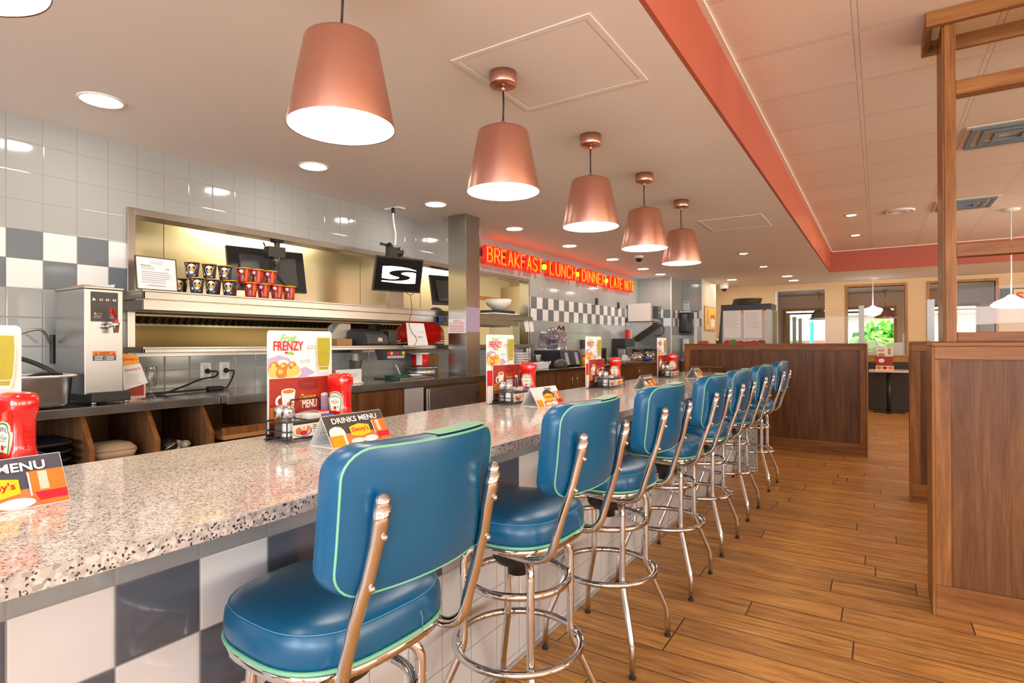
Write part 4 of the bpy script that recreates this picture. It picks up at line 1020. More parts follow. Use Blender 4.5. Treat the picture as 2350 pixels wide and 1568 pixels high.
for y in (1.2, 3.6, 6.6, 8.4):
    t = thing('ceiling_strip', ['strip light on kitchen ceiling nearest the hood end', 'second strip light on the kitchen ceiling', 'third strip light on the kitchen ceiling', 'strip light on kitchen ceiling at the cream far wall'][int((y > 2)) + int(y > 5) + int(y > 8)], 'strip light', (-4.32, y, ZC), 0, 'kitchen strip lights')
    b = MB(); b.box(-.07, .07, -.62, .62, -.05, 0, 'white_paint'); b.build('housing', t); b = MB(); b.box(-.06, .06, -.6, .6, -.075, -.05, 'kitchen_lamp'); b.build('tube', t)
# seen through the right-hand part of the opening
t = thing('plate_warmer', 'cream kitchen unit with steel side panel seen right of column', 'unit', (-4.55, 7.02, 0))
b = MB(); b.box(-.2, .2, -.2, .45, 0, 1.62, 'cream_wall'); b.build('body', t, .004)
b = MB(); b.box(-.2, .3, .1, .14, 1.62, 2.15, 'steel_panel'); b.build('side_panel', t, .002)
b = MB(); b.box(-.12, 0, .15, .35, 1.7, 2.1, 'white_plastic'); b.build('duct', t, .003)
b = MB(); b.lathe([(.06, 0), (.15, .07), (.17, .14), (.165, .14), (.14, .07), (.05, .01)], 'china', n=28); one(b, 'bowl', 'big white china bowl on the pass shelf right of the column', 'bowl', loc=(-4.05, 6.02, 1.732))
b = MB(); b.box(-.13, .13, -.2, .2, 0, .05, 'black_plastic'); one(b, 'box', 'dark low box under the white bowl right of the column', 'box', loc=(-4.05, 6.0, 1.682), bevel=.004)
b = MB(); b.box(-.19, .19, -.26, .26, 0, .02, 'white_plastic'); one(b, 'tray', 'white tray on the dark sheet on the upper pass shelf', 'tray', loc=(-3.96, 5.78, 1.66), bevel=.004)
b = MB(); b.box(-.2, .2, -.36, .28, 0, .018, 'dark_plastic'); one(b, 'tray', 'flat dark sheet on the upper pass shelf right of the column', 'tray', loc=(-3.86, 5.72, 1.641), bevel=.004)
t = thing('kitchen_door', 'wooden framed door in the cream kitchen wall right of the column', 'door', (-5.998, 8.4, 0))
b = MB(); b.box(0, .03, -.5, .5, 0, 2.1, 'cream_wall'); b.build('leaf', t)
b = MB(); b.box(0, .05, -.56, -.5, 0, 2.16, 'oak_trim'); b.box(0, .05, .5, .56, 0, 2.16, 'oak_trim'); b.box(0, .05, -.5, .5, 2.1, 2.16, 'oak_trim'); b.build('door_frame', t)
b = MB(); b.box(-.01, .01, -.14, .14, 0, .34, 'white_plastic'); b.box(.01, .06, -.1, .1, .08, .28, 'white_plastic'); one(b, 'wall_dispenser', 'white dispenser box under the pass shelf right of the column', 'dispenser', loc=(-5.985, 7.6, 1.3), bevel=.01)

# framed letter and paper cups on the upper shelf
t = thing('framed_document', 'framed letter leaning at the left end of the cup shelf', 'framed paper', (-3.64, 1.735, 1.641), 0)
U = Vector((0, 1, 0)); V = Vector((-.12, 0, .99)).normalized(); N = U.cross(V)
b = MB(); O = Vector((.02, -.112, 0)); b.prism([(0, 0), (.232, 0), (.232, .2), (0, .2)], 'paper_bluish', tuple(O), tuple(U), tuple(V), .004)
p = Print(b, O + N * .004, U, V); rr = random.Random(4)
p.text('CERTIFICATE OF INSPECTION', .075, .168, .165, .174, 'print_grey'); p.text('FOOD PREMISES', .085, .158, .15, .164, 'print_grey'); p.text('Restaurant', .03, .142, .085, .15, 'print_dark', .02); p.lines(.03, .11, .12, .14, 2, 'print_grey', .3, .4, rr); p.text('hgk', .165, .122, .19, .14, 'print_grey', .02); p.lines(.03, .2, .04, .115, 6, 'print_grey', .28, .25, rr); p.lines(.06, .18, .02, .036, 1, 'print_grey', .3, .2, rr)
b.build('sheet', t)
b = MB(); w = .005
for q in ((0, .232, 0, w), (0, .232, .2 - w, .2), (0, w, w, .2 - w), (.232 - w, .232, w, .2 - w)): b.prism([(q[0], q[2]), (q[1], q[2]), (q[1], q[3]), (q[0], q[3])], 'bronze_dark', tuple(O - N * .002), tuple(U), tuple(V), .009)
b.build('frame', t)
def make_cup(kind):
    t = thing('paper_cup', '', 'cup', group='printed paper cups on the pass shelf')
    b = MB(); b.lathe([(.0325, 0), (.0335, .003), (.0438, .096), (.042, .096), (.032, .005)], 'cup_dark' if kind == 'egg' else 'cup_red', n=28, caps=(True, True)); b.build('body', t)
    b = MB(); b.tube([(.0445 * math.cos(2 * PI * i / 28), .0445 * math.sin(2 * PI * i / 28), .0965) for i in range(28)], .0034, 'yellow_rim', 8, closed=True); b.build('rim', t)
    # wrapped artwork follows the tapered wall
    def wrap(poly, m, off):
        q = []
        for a, z in poly:
            r = .0325 + (.0438 - .0325) * z / .096 + off; q.append((r * math.cos(a / .039 - .65), r * math.sin(a / .039 - .65), z))
        return q
    b = MB()
    def blob(cx, cz, rx, rz, m, off, n=22, wob=0):
        c = wrap([(cx, cz)], m, off)[0]; ring = wrap([(cx + rx * (1 + wob * math.sin(3 * 2 * PI * i / n)) * math.cos(2 * PI * i / n), cz + rz * math.sin(2 * PI * i / n)) for i in range(n)], m, off)
        b._add([c] + ring, [(0, 1 + i, 1 + (i + 1) % n) for i in range(n)], m)
    if kind == 'egg':
        blob(.004, .054, .0215, .031, 'egg_white', .0006, wob=.12); blob(.006, .05, .0115, .012, 'egg_yolk', .0012); blob(-.022, .083, .006, .005, 'cup_orange', .0008); blob(-.026, .03, .006, .008, 'egg_white', .0008)
        blob(.02, .016, .008, .004, 'print_lilac', .0008)
    else:
        blob(.020, .05, .0085, .044, 'cup_orange', .0006); blob(-.012, .074, .013, .011, 'egg_white', .0008, wob=.2); blob(-.006, .040, .014, .018, 'black_plastic', .0007); blob(-.004, .036, .004, .013, 'print_lilac', .0011); blob(.002, .08, .006, .007, 'print_blue', .0010)
    b.build('artwork', t); return t
egg = make_cup('egg'); red = make_cup('red')
ot = ['leftmost', 'second', 'third', 'fourth', 'fifth', 'sixth', 'seventh', 'eighth', 'ninth', 'rightmost']
rc = random.Random(8)
for i, (y, x) in enumerate(((1.935, -3.745), (1.98, -3.635), (2.080, -3.635), (2.150, -3.735), (2.19, -3.625), (2.268, -3.735), (2.345, -3.625), (2.445, -3.63), (2.55, -3.63), (2.652, -3.63))):
    place(egg if i < 5 else red, (x, y, 1.6405), '%s paper cup with %s in the bottom row of cups on shelf' % (ot[i], 'fried egg picture' if i < 5 else 'orange red print'), rz=-.02 + rc.uniform(-.15, .15))
for i, y in enumerate((1.955, 2.066, 2.172, 2.302, 2.402, 2.506)):
    place(egg if i < 3 else red, (-3.642, y, 1.7375), '%s paper cup with %s in the top row of the cup stack' % (ot[i] if i < 5 else 'rightmost', 'fried egg picture' if i < 3 else 'orange red print'), rz=-.02 + rc.uniform(-.15, .15))

# monitors
def monitor(label, loc, rz, tilt, w, h, screen):
    t = thing('hanging_monitor', label, 'monitor', loc, rz)
    T = Matrix.Rotation(tilt, 4, 'Y')
    b = MB().tr(T); b.box(-.028, .0, -w / 2, w / 2, -h / 2, h / 2, 'black_plastic'); b.box(-.06, -.028, -w * .36, w * .36, -h * .40, h * .30, 'dark_plastic'); b.build('housing', t, .004)
    b = MB().tr(T); b.box(0, .0012, -w / 2 + .012, w / 2 - .012, -h / 2 + .014, h / 2 - .012, 'screen_black')
    if screen:
        p = Print(b, (.0014, -w / 2, -h / 2), FU, FV, .0004)
        C = lambda q: [(x * w, y * h) for x, y in q]
        p.poly(C([(.15, .717), (.332, .74), (.536, .737), (.709, .715), (.861, .669), (.868, .279), (.702, .259), (.499, .256), (.328, .267), (.156, .278)][::-1]), 'screen_white')
        p.poly(C([(.9, .640), (.753, .656), (.635, .654), (.469, .631), (.356, .599), (.304, .556), (.297, .53), (.323, .493), (.396, .461), (.484, .442), (.518, .426), (.501, .397), (.429, .367), (.329, .358), (.226, .367), (.13, .385), (.13, .316), (.269, .315), (.404, .317), (.569, .34), (.682, .374), (.738, .418), (.743, .446), (.713, .476), (.645, .495), (.565, .517), (.541, .54), (.557, .566), (.612, .591), (.711, .605), (.796, .602), (.9, .573)][::-1]), 'screen_black')
    b.build('screen', t)
    return t
emit('screen_white', (1, 1, 1), .9)
t = monitor('black monitor with white curved S logo hanging from the ceiling', (-3.50, 3.655, 1.915), math.radians(-18), math.radians(13), .46, .30, True)
b = MB(); b.tube([(-.10, -.05, .27), (-.05, -.02, .2), (-.05, -.02, .1)], .03, 'black_metal', 12); b.sphere((-.05, .03, .205), .045, 'black_metal', 14, 8); b.box(-.09, -.02, -.08, .0, .14, .24, 'black_metal'); b.tube([(-.09, -.13, .27), (-.09, -.02, .26)], .012, 'black_metal', 8); b.build('bracket', t)
b = MB(); b.tube(spline([(-.05, -.01, .26), (-.06, -.0, .36), (-.10, -.0, .50), (-.10, .0, .585)]), .008, 'white_plastic', 8); b.lathe([(.016, .555), (.016, .6)], 'black_rubber', (-.1, 0, 0), 12); b.build('ceiling_cable', t)
b = MB(); b.tube(spline([(.01, .06, -.15), (.02, .10, -.17), (.02, .14, -.15)]), .003, 'cord_black', 6); b.tube(spline([(.02, .10, -.17), (.03, .11, -.3), (.05, .07, -.42), (.05, .10, -.5), (.06, .14, -.56), (.05, .12, -.62)]), .0026, 'cord_black', 6); b.build('hanging_cord', t)
b = MB(); b.box(-.085, .085, -.04, .05, -.012, 0, 'white_paint'); one(b, 'ceiling_plate', 'small white ceiling plate where the hanging monitor cable enters', 'plate', loc=(-3.70, 3.81, ZC))
t = monitor('back of dark monitor mounted inside the pass-through behind the cups', (-4.10, 2.79, 1.90), math.radians(166), math.radians(14), .60, .35, False)
b = MB(); b.tube([(-.16, -.02, .23), (-.16, -.02, .09), (-.07, -.02, .03)], .022, 'chrome', 10); b.box(-.2, -.1, -.07, .06, .09, .17, 'black_metal'); b.box(-.075, -.06, -.06, .06, -.06, .06, 'black_metal'); b.build('bracket', t)
b = MB(); b.tube(spline([(-.15, .05, .16), (-.12, .0, .02), (-.09, -.1, -.1), (-.075, -.16, -.17)]), .006, 'cord_black', 6); b.tube(spline([(-.15, .08, .2), (-.18, .05, .1), (-.13, .02, .0), (-.08, -.03, -.09)]), .006, 'cord_black', 6); b.build('cable', t)
b = MB(); b.tube([(-.16, -.02, .21), (-.16, -.02, .23)], .05, 'black_metal', 12); b.build('mount', t)
t = monitor('edge of dark monitor behind the left side of steel column', (-4.3, 5.33, 1.94), math.radians(160), math.radians(14), .5, .36, False)
b = MB(); b.box(-4.33, -4.27, 4.33, 4.53, 1.641, 2.25, 'steel'); tag(b.build('shelf_post'), 'flat steel post on the pass shelf below the logo monitor', 'post')
b = MB(); b.sphere((0, 0, 0), .07, 'black_rubber', 16, 8, (.8, 1.3, .5), zmin=-.9); one(b, 'dark_bundle', 'small dark bundle on the upper pass shelf left of column', 'bundle', loc=(-4.0, 4.75, 1.6735))

# things on the lower shelf
t = thing('receipt_printer', 'black receipt printer on the lower pass shelf', 'printer', (-3.72, 3.59, 1.305))
b = MB(); b.prism([(-.14, 0), (.12, 0), (.13, .02), (.12, .075), (.06, .125), (-.10, .14), (-.14, .12)], 'dark_plastic', (0, -.20, 0), (1, 0, 0), (0, 0, 1), -.24); b.build('body', t, .012)
b = MB(); b.box(-.13, .125, .045, .145, 0, .13, 'black_plastic'); b.build('side_module', t, .008)
b = MB(); b.box(.124, .1275, -.09, -.04, .03, .065, 'foam_tan'); b.build('label', t)
b = MB(); b.box(.10, .13, .05, .14, .005, .03, 'black_rubber'); b.build('paper_slot', t)
t = thing('slicer', 'grey and cream slanted machine behind the receipt printer', 'machine', (-3.95, 3.42, 1.305))
b = MB(); b.prism([(-.16, 0), (.02, .19), (.14, .19), (.14, .12), (.0, 0)], 'cream_wall', (.02, -.1, 0), (0, 1, 0), (0, 0, 1), .05); b.build('guard', t, .01)
b = MB(); b.lathe([(.085, -.012), (.085, .012)], 'grey_plastic', (-.02, -.06, .11), 28, ax='X'); b.build('blade_disc', t)
b = MB(); b.box(-.06, .06, -.28, -.12, 0, .055, 'cardboard'); one(b, 'carton', 'small orange cardboard carton on the lower shelf left of printer', 'box', loc=(-3.76, 3.43, 1.3045))
b = MB(); b.box(-.05, .05, -.02, .04, 0, .20, 'black_metal'); one(b, 'stand_post', 'black upright post behind the receipt printer', 'post', loc=(-4.02, 3.86, 1.305))
t = thing('serving_basket', 'red plastic food basket standing on edge behind white papers', 'basket', (-3.73, 4.15, 1.42))
b = MB(); rs = []
for k, (s_, x) in enumerate(((.62, -.03), (.8, .0), (1.0, .05), (.98, .052), (.78, .004), (.6, -.024))): rs.append([(x, y * s_, z * s_) for y, z, _ in sup(.34, .115, 0, 36, 2.2)])
b.rings(rs, 'red_plastic'); b.build('shell', t)
for k in range(4):
    b = MB(); b.box(-.17, .13, -.30, .36, .0, .016, 'steel' if k % 2 else 'taupe_filter'); one(b, 'tray', ['lowest', 'second', 'third', 'topmost'][k] + ' dull metal tray in the stack behind the red basket', 'tray', 'metal trays stacked on the lower shelf', loc=(-3.99, 4.36, 1.3045 + .026 * k), bevel=.005)
t = thing('shelf_clip_holder', 'white printed papers on a tilted holder hung on lower shelf', 'papers', (-3.585, 3.93, 1.30))
b = MB(); b.prism([(0, 0), (.27, 0), (.25, .205), (.015, .205)], 'paper_white', (.055, -.13, .004), (0, 1, 0), (-.18, 0, .98), .003); p = Print(b, Vector((.055, -.13, .004)) + Vector((.98, 0, .18)) * .003, (0, 1, 0), (-.18, 0, .98))
for i in range(6): p.rect(.07 + i * .022, .10 + .006 * (i % 2), .0725 + i * .022, .13, 'print_grey')
p.rect(.10, .075, .125, .09, 'print_amber'); p.rect(.14, .072, .2, .078, 'print_dark'); p.rect(.205, .115, .212, .13, 'print_red'); b.build('sheet', t)
b = MB(); b.box(.002, .085, -.14, .155, -.012, .004, 'aluminium'); b.build('ledge', t, .002)
b = MB(); b.box(.0, .0015, -.03, .05, -.02, .035, 'print_blue'); one(b, 'shelf_tag', 'small blue round tag clipped on the upper pass shelf lip', 'tag', loc=(-3.584, 4.32, 1.548))
t = thing('order_keypad', 'black kitchen keypad with coloured keys hung below the lower shelf', 'keypad', (-3.585, 3.62, 1.30))
b = MB(); b.prism([(-.04, -.03), (.03, -.03), (.075, -.04), (.07, -.115), (-.0, -.12)], 'black_plastic', (0, -.135, 0), (1, 0, 0), (0, 0, 1), -.275); b.build('body', t, .004)
U = Vector((0, 1, 0)); V = Vector((.005, 0, .075)).normalized()
for i, m in enumerate(('print_red', 'print_amber', 'print_blue', 'print_red', 'green_plastic', 'print_yellow')):
    b = MB(); b.box(.0735, .0785, -.095 + i * .036, -.067 + i * .036, -.078, -.05, m); b.build('key', t, .002)
b = MB(); b.box(.072, .0765, -.095, .115, -.108, -.084, 'print_lilac'); b.build('key_strip', t, .001)
b = MB(); b.box(-.04, .03, -.05, .05, -.032, -.0295, 'black_metal'); b.build('mount', t)

# on the counter
t = thing('hot_water_dispenser', 'tall stainless hot water dispenser with red tap on service counter', 'water dispenser', (-3.60, 1.383, BT))
b = MB(); b.box(-.19, .17, -.09, .09, .05, .60, 'steel_bright'); b.build('cabinet', t, .004)
b = MB(); b.box(-.195, .175, -.093, .093, .60, .612, 'steel'); b.build('lid', t, .002)
b = MB(); b.box(.17, .172, -.062, .064, .43, .585, 'dark_plastic'); p = Print(b, (.172, -.062, .43), FU, FV, .0004)
p.text('B', .008, .108, .022, .121, 'print_white', .03); p.text('U', .040, .108, .054, .121, 'print_white', .03); p.text('N', .069, .108, .083, .121, 'print_white', .03); p.text('N', .101, .108, .115, .121, 'print_white', .03)
for x in (.031, .0615, .092): p.rect(x - .0015, .113, x + .0015, .116, 'print_red')
p.poly([(.012, .037), (.026, .037), (.019, .049)], 'print_yellow'); p.text('CAUTION', .028, .039, .052, .044, 'print_yellow'); p.lines(.012, .05, .016, .034, 3, 'print_lilac', .4, .2, random.Random(1)); p.text('CAUTION', .085, .039, .112, .044, 'print_yellow'); p.lines(.085, .115, .016, .034, 3, 'print_lilac', .4, .2, random.Random(6)); b.build('name_panel', t)
b = MB(); b.box(.17, .1712, -.053, .055, .225, .275, 'print_blue'); p = Print(b, (.1712, -.053, .225), FU, FV, .0003); p.rect(0, .028, .108, .05, 'print_orange'); p.rect(0, 0, .108, .028, 'print_slate'); p.poly([(.008, .031), (.02, .031), (.014, .043)], 'print_dark'); p.poly([(.09, .031), (.102, .031), (.096, .043)], 'print_dark'); p.text('WARNING', .03, .040, .08, .046, 'print_dark'); p.lines(.03, .08, .03, .039, 1, 'print_dark', .4, .1, random.Random(2)); p.rect(.0535, .002, .0545, .027, 'print_white'); p.lines(.008, .05, .002, .026, 3, 'print_white', .4, .3, random.Random(3)); p.lines(.06, .1, .002, .026, 3, 'print_white', .4, .3, random.Random(4)); b.build('warning_sticker', t)
b = MB(); b.lathe([(.014, .17), (.014, .19), (.009, .195), (.009, .225)], 'chrome', (0, .0, .405), 16, ax='X'); b.lathe([(.011, -.04), (.015, .0), (.017, .012), (.012, .018)], 'chrome', (.23, .03, .41), 16); b.tube([(.215, 0, .405), (.23, .025, .415)], .008, 'chrome', 8); tap = b.build('tap', t)
b = MB(); b.tube([(.23, .03, .43), (.235, .026, .45), (.245, .01, .495), (.25, -.006, .498), (.25, .0, .48), (.24, .026, .455)], .0048, 'red_plastic', 8); b.box(.222, .238, .021, .039, .425, .44, 'red_plastic'); b.build('tap_handle', tap)
b = MB(); b.box(-.17, .22, -.075, .105, .012, .062, 'black_plastic'); b.build('drip_base', t, .004)
for x, y in ((-.16, -.06), (.2, -.06), (-.16, .09), (.2, .09)):
    b = MB(); b.lathe([(.012, 0), (.015, .013)], 'steel', (x, y, 0), 12); b.build('foot', t)
b = MB(); b.box(-.1, .06, -.05, .075, .6125, .628, 'cardboard'); b.prism([(-.04, .614), (.08, .614), (.085, .63), (.03, .622)], 'paper_white', (.06, -.03, 0), (0, 1, 0), (0, 0, 1), .1); tag(b.build('paper_bundle', None, loc=(-3.60, 1.383, BT)), 'crumpled paper and carton lid on top of water dispenser', 'paper')
b = MB(); b.tube(spline([(-3.795, 1.272, 1.33), (-3.72, 1.2, 1.40), (-3.70, 1.07, 1.35), (-3.70, 1.035, 1.24), (-3.70, 1.10, 1.165), (-3.74, 1.2, 1.15), (-3.78, 1.272, 1.155)], 8), .0075, 'hose_grey', 10); one(b, 'hanging_hose', 'looped grey braided hose left of the water dispenser', 'hose')
b = MB(); b.box(-.02, .02, -.04, .04, -.08, .08, 'black_plastic'); tag(b.build('mounted_box', None, .004, loc=(-3.858, 1.335, 1.295)), 'black box on tiled wall left of the water dispenser', 'box')
t = thing('steel_pan', 'deep steel food pan with white rim at left end of counter', 'pan', (-3.50, 1.06, BT))
b = MB(); o_ = [sup(.13, .155, .004, 36, 5), sup(.140, .165, .02, 36, 5), sup(.150, .177, .148, 36, 5), sup(.165, .193, .152, 36, 5), sup(.166, .194, .156, 36, 5), sup(.148, .175, .156, 36, 5), sup(.138, .163, .024, 36, 5)]; b.rings(o_, 'steel_bright'); b.build('pan', t)
b = MB(); b.tube([(x, y, .1555) for x, y, z in sup(.160, .188, 0, 40, 5)], .006, 'white_plastic', 8, closed=True); b.build('rim', t)
b = MB(); b.tube(spline([(-3.5, .80, 1.31), (-3.53, .95, 1.275), (-3.53, 1.07, 1.25), (-3.5, 1.16, 1.20), (-3.47, 1.19, 1.165)]), .011, 'black_rubber', 10); one(b, 'ladle_handle', 'black curved utensil handle leaning out of the steel pan', 'utensil')
b = MB(); b.tube(spline([(-3.42, 1.06, 1.166), (-3.42, 1.1, 1.176), (-3.43, 1.16, 1.178), (-3.44, 1.2, 1.17)]), .008, 'black_rubber', 8); one(b, 'spoon_handle', 'short black handle lying across the steel pan rim', 'utensil')
t = thing('receipt_stand', 'receipt with red lettering clipped on a card stand beside dispenser', 'card stand', (-3.53, 1.565, BT))
b = MB(); b.box(-.03, .03, -.065, .065, 0, .006, 'clear_glass'); b.box(-.002, .002, -.065, .065, .006, .10, 'print_pink'); b.box(.0022, .003, -.05, .055, .02, .085, 'print_brickred'); b.build('stand', t)
b = MB(); U = Vector((0, 1, 0)); V = Vector((-.10, -.0, .99)); O = Vector((.01, -.06, .13)); b.prism([(0, 0), (.105, 0), (.085, .115), (-.005, .135)], 'print_amber', tuple(O), tuple(U), tuple(V), .001); p = Print(b, O + Vector((.0012, 0, .0)), U, V); p.text("Denny's", .01, .085, .08, .108, 'print_red', .02); b.build('coupon', t)
b = MB(); O = Vector((.018, -.055, .055)); b.prism([(0, 0), (.125, .035), (.092, .148), (-.005, .135)], 'paper_white', tuple(O), tuple(U), tuple(V), .001); p = Print(b, O + Vector((.0012, 0, 0)), U, V)
vs, fs, _ = text_tris("Denny's", .02); p.mb._add([p.P(.01 + .078 * a, .098 + .012 * a + .02 * c) for a, c in vs], fs, 'print_red'); p.k += 1; p.lines(.015, .09, .03, .09, 7, 'print_grey', .25, .35, random.Random(3)); b.build('receipt', t)
t = thing('goblet', 'empty clear glass goblet standing on counter beside the receipt', 'glass', (-3.56, 1.675, BT))
b = MB(); b.lathe([(.028, 0), (.028, .003), (.012, .012), (.008, .03), (.011, .042), (.012, .05), (.024, .062), (.029, .09), (.0305, .14), (.029, .178), (.0275, .178), (.0285, .14), (.027, .09), (.021, .066), (.004, .056)], 'clear_glass', n=28); b.build('bowl', t)
for i, y in enumerate((2.172, 2.305)):
    t = thing('wall_outlet', ('left' if i == 0 else 'right') + ' white wall outlet with black plug above the counter', 'outlet', (XW, y, 1.134))
    b = MB(); b.box(0, .006, -.037, .037, -.06, .06, 'white_plastic'); b.build('plate', t, .002)
    for z in (-.026, .026):
        b = MB(); b.box(.006, .0075, -.015, .015, z - .014, z + .014, 'paper_grey'); b.build('socket', t, .003)
    t = thing('cord_set', ('thick black cord from the left wall outlet along the counter' if i == 0 else 'black cord from the right wall outlet down to an adapter'), 'cord', (0, 0, 0))
    b = MB(); b.lathe([(.017, .0075), (.018, .02), (.012, .03), (.006, .05)], 'black_rubber', (XW, y + .006, 1.135), 16, ax='X'); b.build('plug', t)
    b = MB()
    if i == 0: b.tube(spline([(XW + .045, y + .006, 1.135), (XW + .055, y + .05, 1.13), (XW + .07, y + .03, 1.10), (XW + .11, y - .10, 1.085), (XW + .18, y - .25, 1.05), (XW + .25, y - .42, 1.017), (XW + .26, y - .52, 1.016)]), .006, 'cord_black', 8)
    else: b.tube(spline([(XW + .045, y + .006, 1.135), (XW + .06, y + .035, 1.13), (XW + .08, y + .01, 1.08), (XW + .12, y - .05, 1.025), (XW + .13, y - .08, 1.022)]), .0055, 'cord_black', 8)
    b.build('cable', t)
t = thing('power_adapter', 'black power adapter brick lying on the counter below the outlets', 'adapter', (-3.74, 2.16, BT))
b = MB(); b.box(-.025, .025, -.055, .05, 0, .028, 'black_rubber'); b.build('brick', t, .01)
b = MB(); b.tube(spline([(0, -.05, .012), (.02, -.15, .012), (.03, -.28, .010), (.02, -.42, .010), (.05, -.50, .010)]), .006, 'cord_black', 8); b.build('cable', t)
t = thing('milkshake_cup', 'tall steel milkshake cup with wrapped utensils on service counter', 'cup', (-3.72, 3.36, BT + .003))
b = MB(); b.lathe([(.036, 0), (.038, .003), (.058, .165), (.060, .168), (.056, .165), (.035, .006)], 'steel_bright', n=28); b.build('cup', t)
b = MB(); b.prism([(-.04, .1), (.02, .1), (.045, .26), (-.05, .27)], 'clear_glass', (0, -.01, 0), (0, 1, 0), (.05, 0, 1), .03); b.box(-.01, .012, -.02, .02, .1, .22, 'paper_white'); b.build('wrapped_utensils', t)
for i, (y, m) in enumerate(((3.04, 'lid_orange'), (3.17, 'lid_orange'))):
    t = thing('sauce_jar', ('left' if i == 0 else 'right') + ' orange lidded plastic jar beside the milkshake cup', 'jar', (-3.66, y, BT + .003))
    b = MB(); b.box(-.06, .06, -.058, .058, 0, .06, 'clear_violet' if i == 0 else 'lid_orange'); b.build('tub', t, .008); b = MB(); b.box(-.063, .063, -.061, .061, .06, .075, m); b.build('lid', t, .004)
t = thing('sign_holder', 'small white sign holder on the counter behind the bar ketchup', 'sign', (-3.42, 3.02, BT + .003))
b = MB(); b.box(-.03, .03, -.12, .13, 0, .008, 'white_plastic'); b.box(-.004, .004, -.12, .13, .008, .11, 'white_plastic'); p = Print(b, (.004, -.12, .008), FU, FV); p.text('PLEASE', .14, .06, .21, .07, 'print_green'); p.text('RETURN', .14, .044, .2, .054, 'print_grey'); b.build('panel', t, .001)
t = thing('utensil_tray', 'low tray of utensils and green spatula on service counter', 'tray', (-3.55, 3.72, BT + .002))
b = MB(); b.box(-.16, .16, -.16, .235, 0, .014, 'steel'); b.build('tray', t, .004)
b = MB(); b.box(-.05, .09, -.14, .05, .0145, .032, 'green_plastic'); b.tube([(.02, .04, .027), (.0, .18, .024)], .008, 'green_plastic', 8); b.build('spatula', t, .003)
b = MB(); b.tube([(-.05, .06, .02), (-.08, .03, .12)], .006, 'white_plastic', 8); b.tube([(.05, .1, .022), (.06, .22, .022)], .007, 'white_plastic', 8); b.sphere((.05, .09, .026), .03, 'white_plastic', 12, 6, (1, 1, .35)); b.sphere((.02, .19, .026), .028, 'china', 12, 6, (1, 1.4, .3)); b.build('white_spoon', t)
b = MB(); b.tube([(-.02, .05, .03), (.02, .22, .03)], .005, 'steel_bright', 8); b.build('whisk_handle', t)
t = thing('round_pan', 'round steel pan with flat lid on counter beside column', 'pan', (-3.67, 4.14, BT + .003))
b = MB(); b.lathe([(.12, 0), (.13, .006), (.133, .075), (.118, .075)], 'steel_bright', n=36); b.build('body', t); b = MB(); b.lathe([(.155, .076), (.158, .080), (.15, .090), (.001, .092)], 'steel_bright', n=36); b.build('lid', t)
t = thing('food_tub', 'red and white round food tub on top of the steel pan', 'tub', (-3.69, 4.14, BT + .0955))
b = MB(); b.lathe([(.083, 0), (.086, .003), (.09, .115)], 'red_plastic', n=32); b.build('tub', t)
b = MB(); b.lathe([(.093, .112), (.094, .118), (.093, .126), (.001, .127)], 'white_plastic', n=32); b.build('lid', t)
b = MB(); rs = []
for z in (.012, .108): rs.append([((.0868 + .0035 * z / .1 + .0008) * math.cos(a), (.0868 + .0035 * z / .1 + .0008) * math.sin(a), z) for a in [-1.25 + .62 * i / 8 for i in range(9)]])
b._add(rs[0] + rs[1], [(i, i + 1, 10 + i, 9 + i) for i in range(8)], 'paper_bluish'); b.build('label', t)
b = MB(); b.box(-.05, .05, -.07, .07, 0, .2, 'cardboard'); tag(b.build('carton', None, .003, loc=(-3.79, 4.40, BT + .002)), 'brown carton wedged between red tub and steel column', 'box')

# under the counter
for i in range(2):
    t = thing('takeout_box', ('lower' if i == 0 else 'upper') + ' tan foam takeout box on the open shelf under the counter', 'takeout box', (-3.53 + .04 * i, 1.43, .70), .03 * i, 'takeout boxes under the counter')
    for nm, prof in (('tray', [(.10, 0), (.112, .038)]), ('lid', [(.112, .040), (.106, .052), (.085, .073), (.02, .075)])):
        b = MB(); b.rings([sup(r, r * .95, z, 28, 5) for r, z in prof], 'foam_tan'); b.build(nm, t)
    t.location.z = .640 + .078 * i
b = MB(); b.box(XW + .03, -3.36, 1.29, 1.572, .618, .638, 'walnut_dark'); tag(b.build('shelf_board'), 'dark shelf board under the takeout boxes', 'shelf')
for i in range(5):
    b = MB(); b.rings([sup(.17, .13, 0, 28, 5), sup(.185, .14, .012, 28, 5), sup(.19, .145, .02, 28, 5), sup(.178, .133, .02, 28, 5), sup(.165, .125, .006, 28, 5)], 'black_plastic'); one(b, 'serving_tray', ['lowest', 'second lowest', 'middle', 'second highest', 'topmost'][i] + ' black plastic serving tray in the stack under counter', 'tray', 'black serving trays under the counter', loc=(-3.52, 1.085, .66 + .0405 * i))
b = MB(); b.box(XW + .03, -3.33, .71, 1.26, .63, .658, 'walnut_dark'); tag(b.build('shelf_board'), 'dark shelf board under the black trays', 'shelf')
b = MB(); b.box(XW + .03, -3.36, 1.60, 1.87, .66, .69, 'walnut_dark'); tag(b.build('shelf_board'), 'dark shelf board under crumpled white wrapping', 'shelf')
b = MB(); rq = random.Random(12)
for k in range(7): c = (-3.46 + rq.uniform(-.05, .05), 1.735 + .016 * k, .715 + rq.uniform(0, .025)); b.sphere(c, .032, 'paper_white', 7, 4, (1, .8, .7))
one(b, 'crumpled_wrap', 'crumpled white plastic wrap on shelf right of the takeout boxes', 'wrapping')
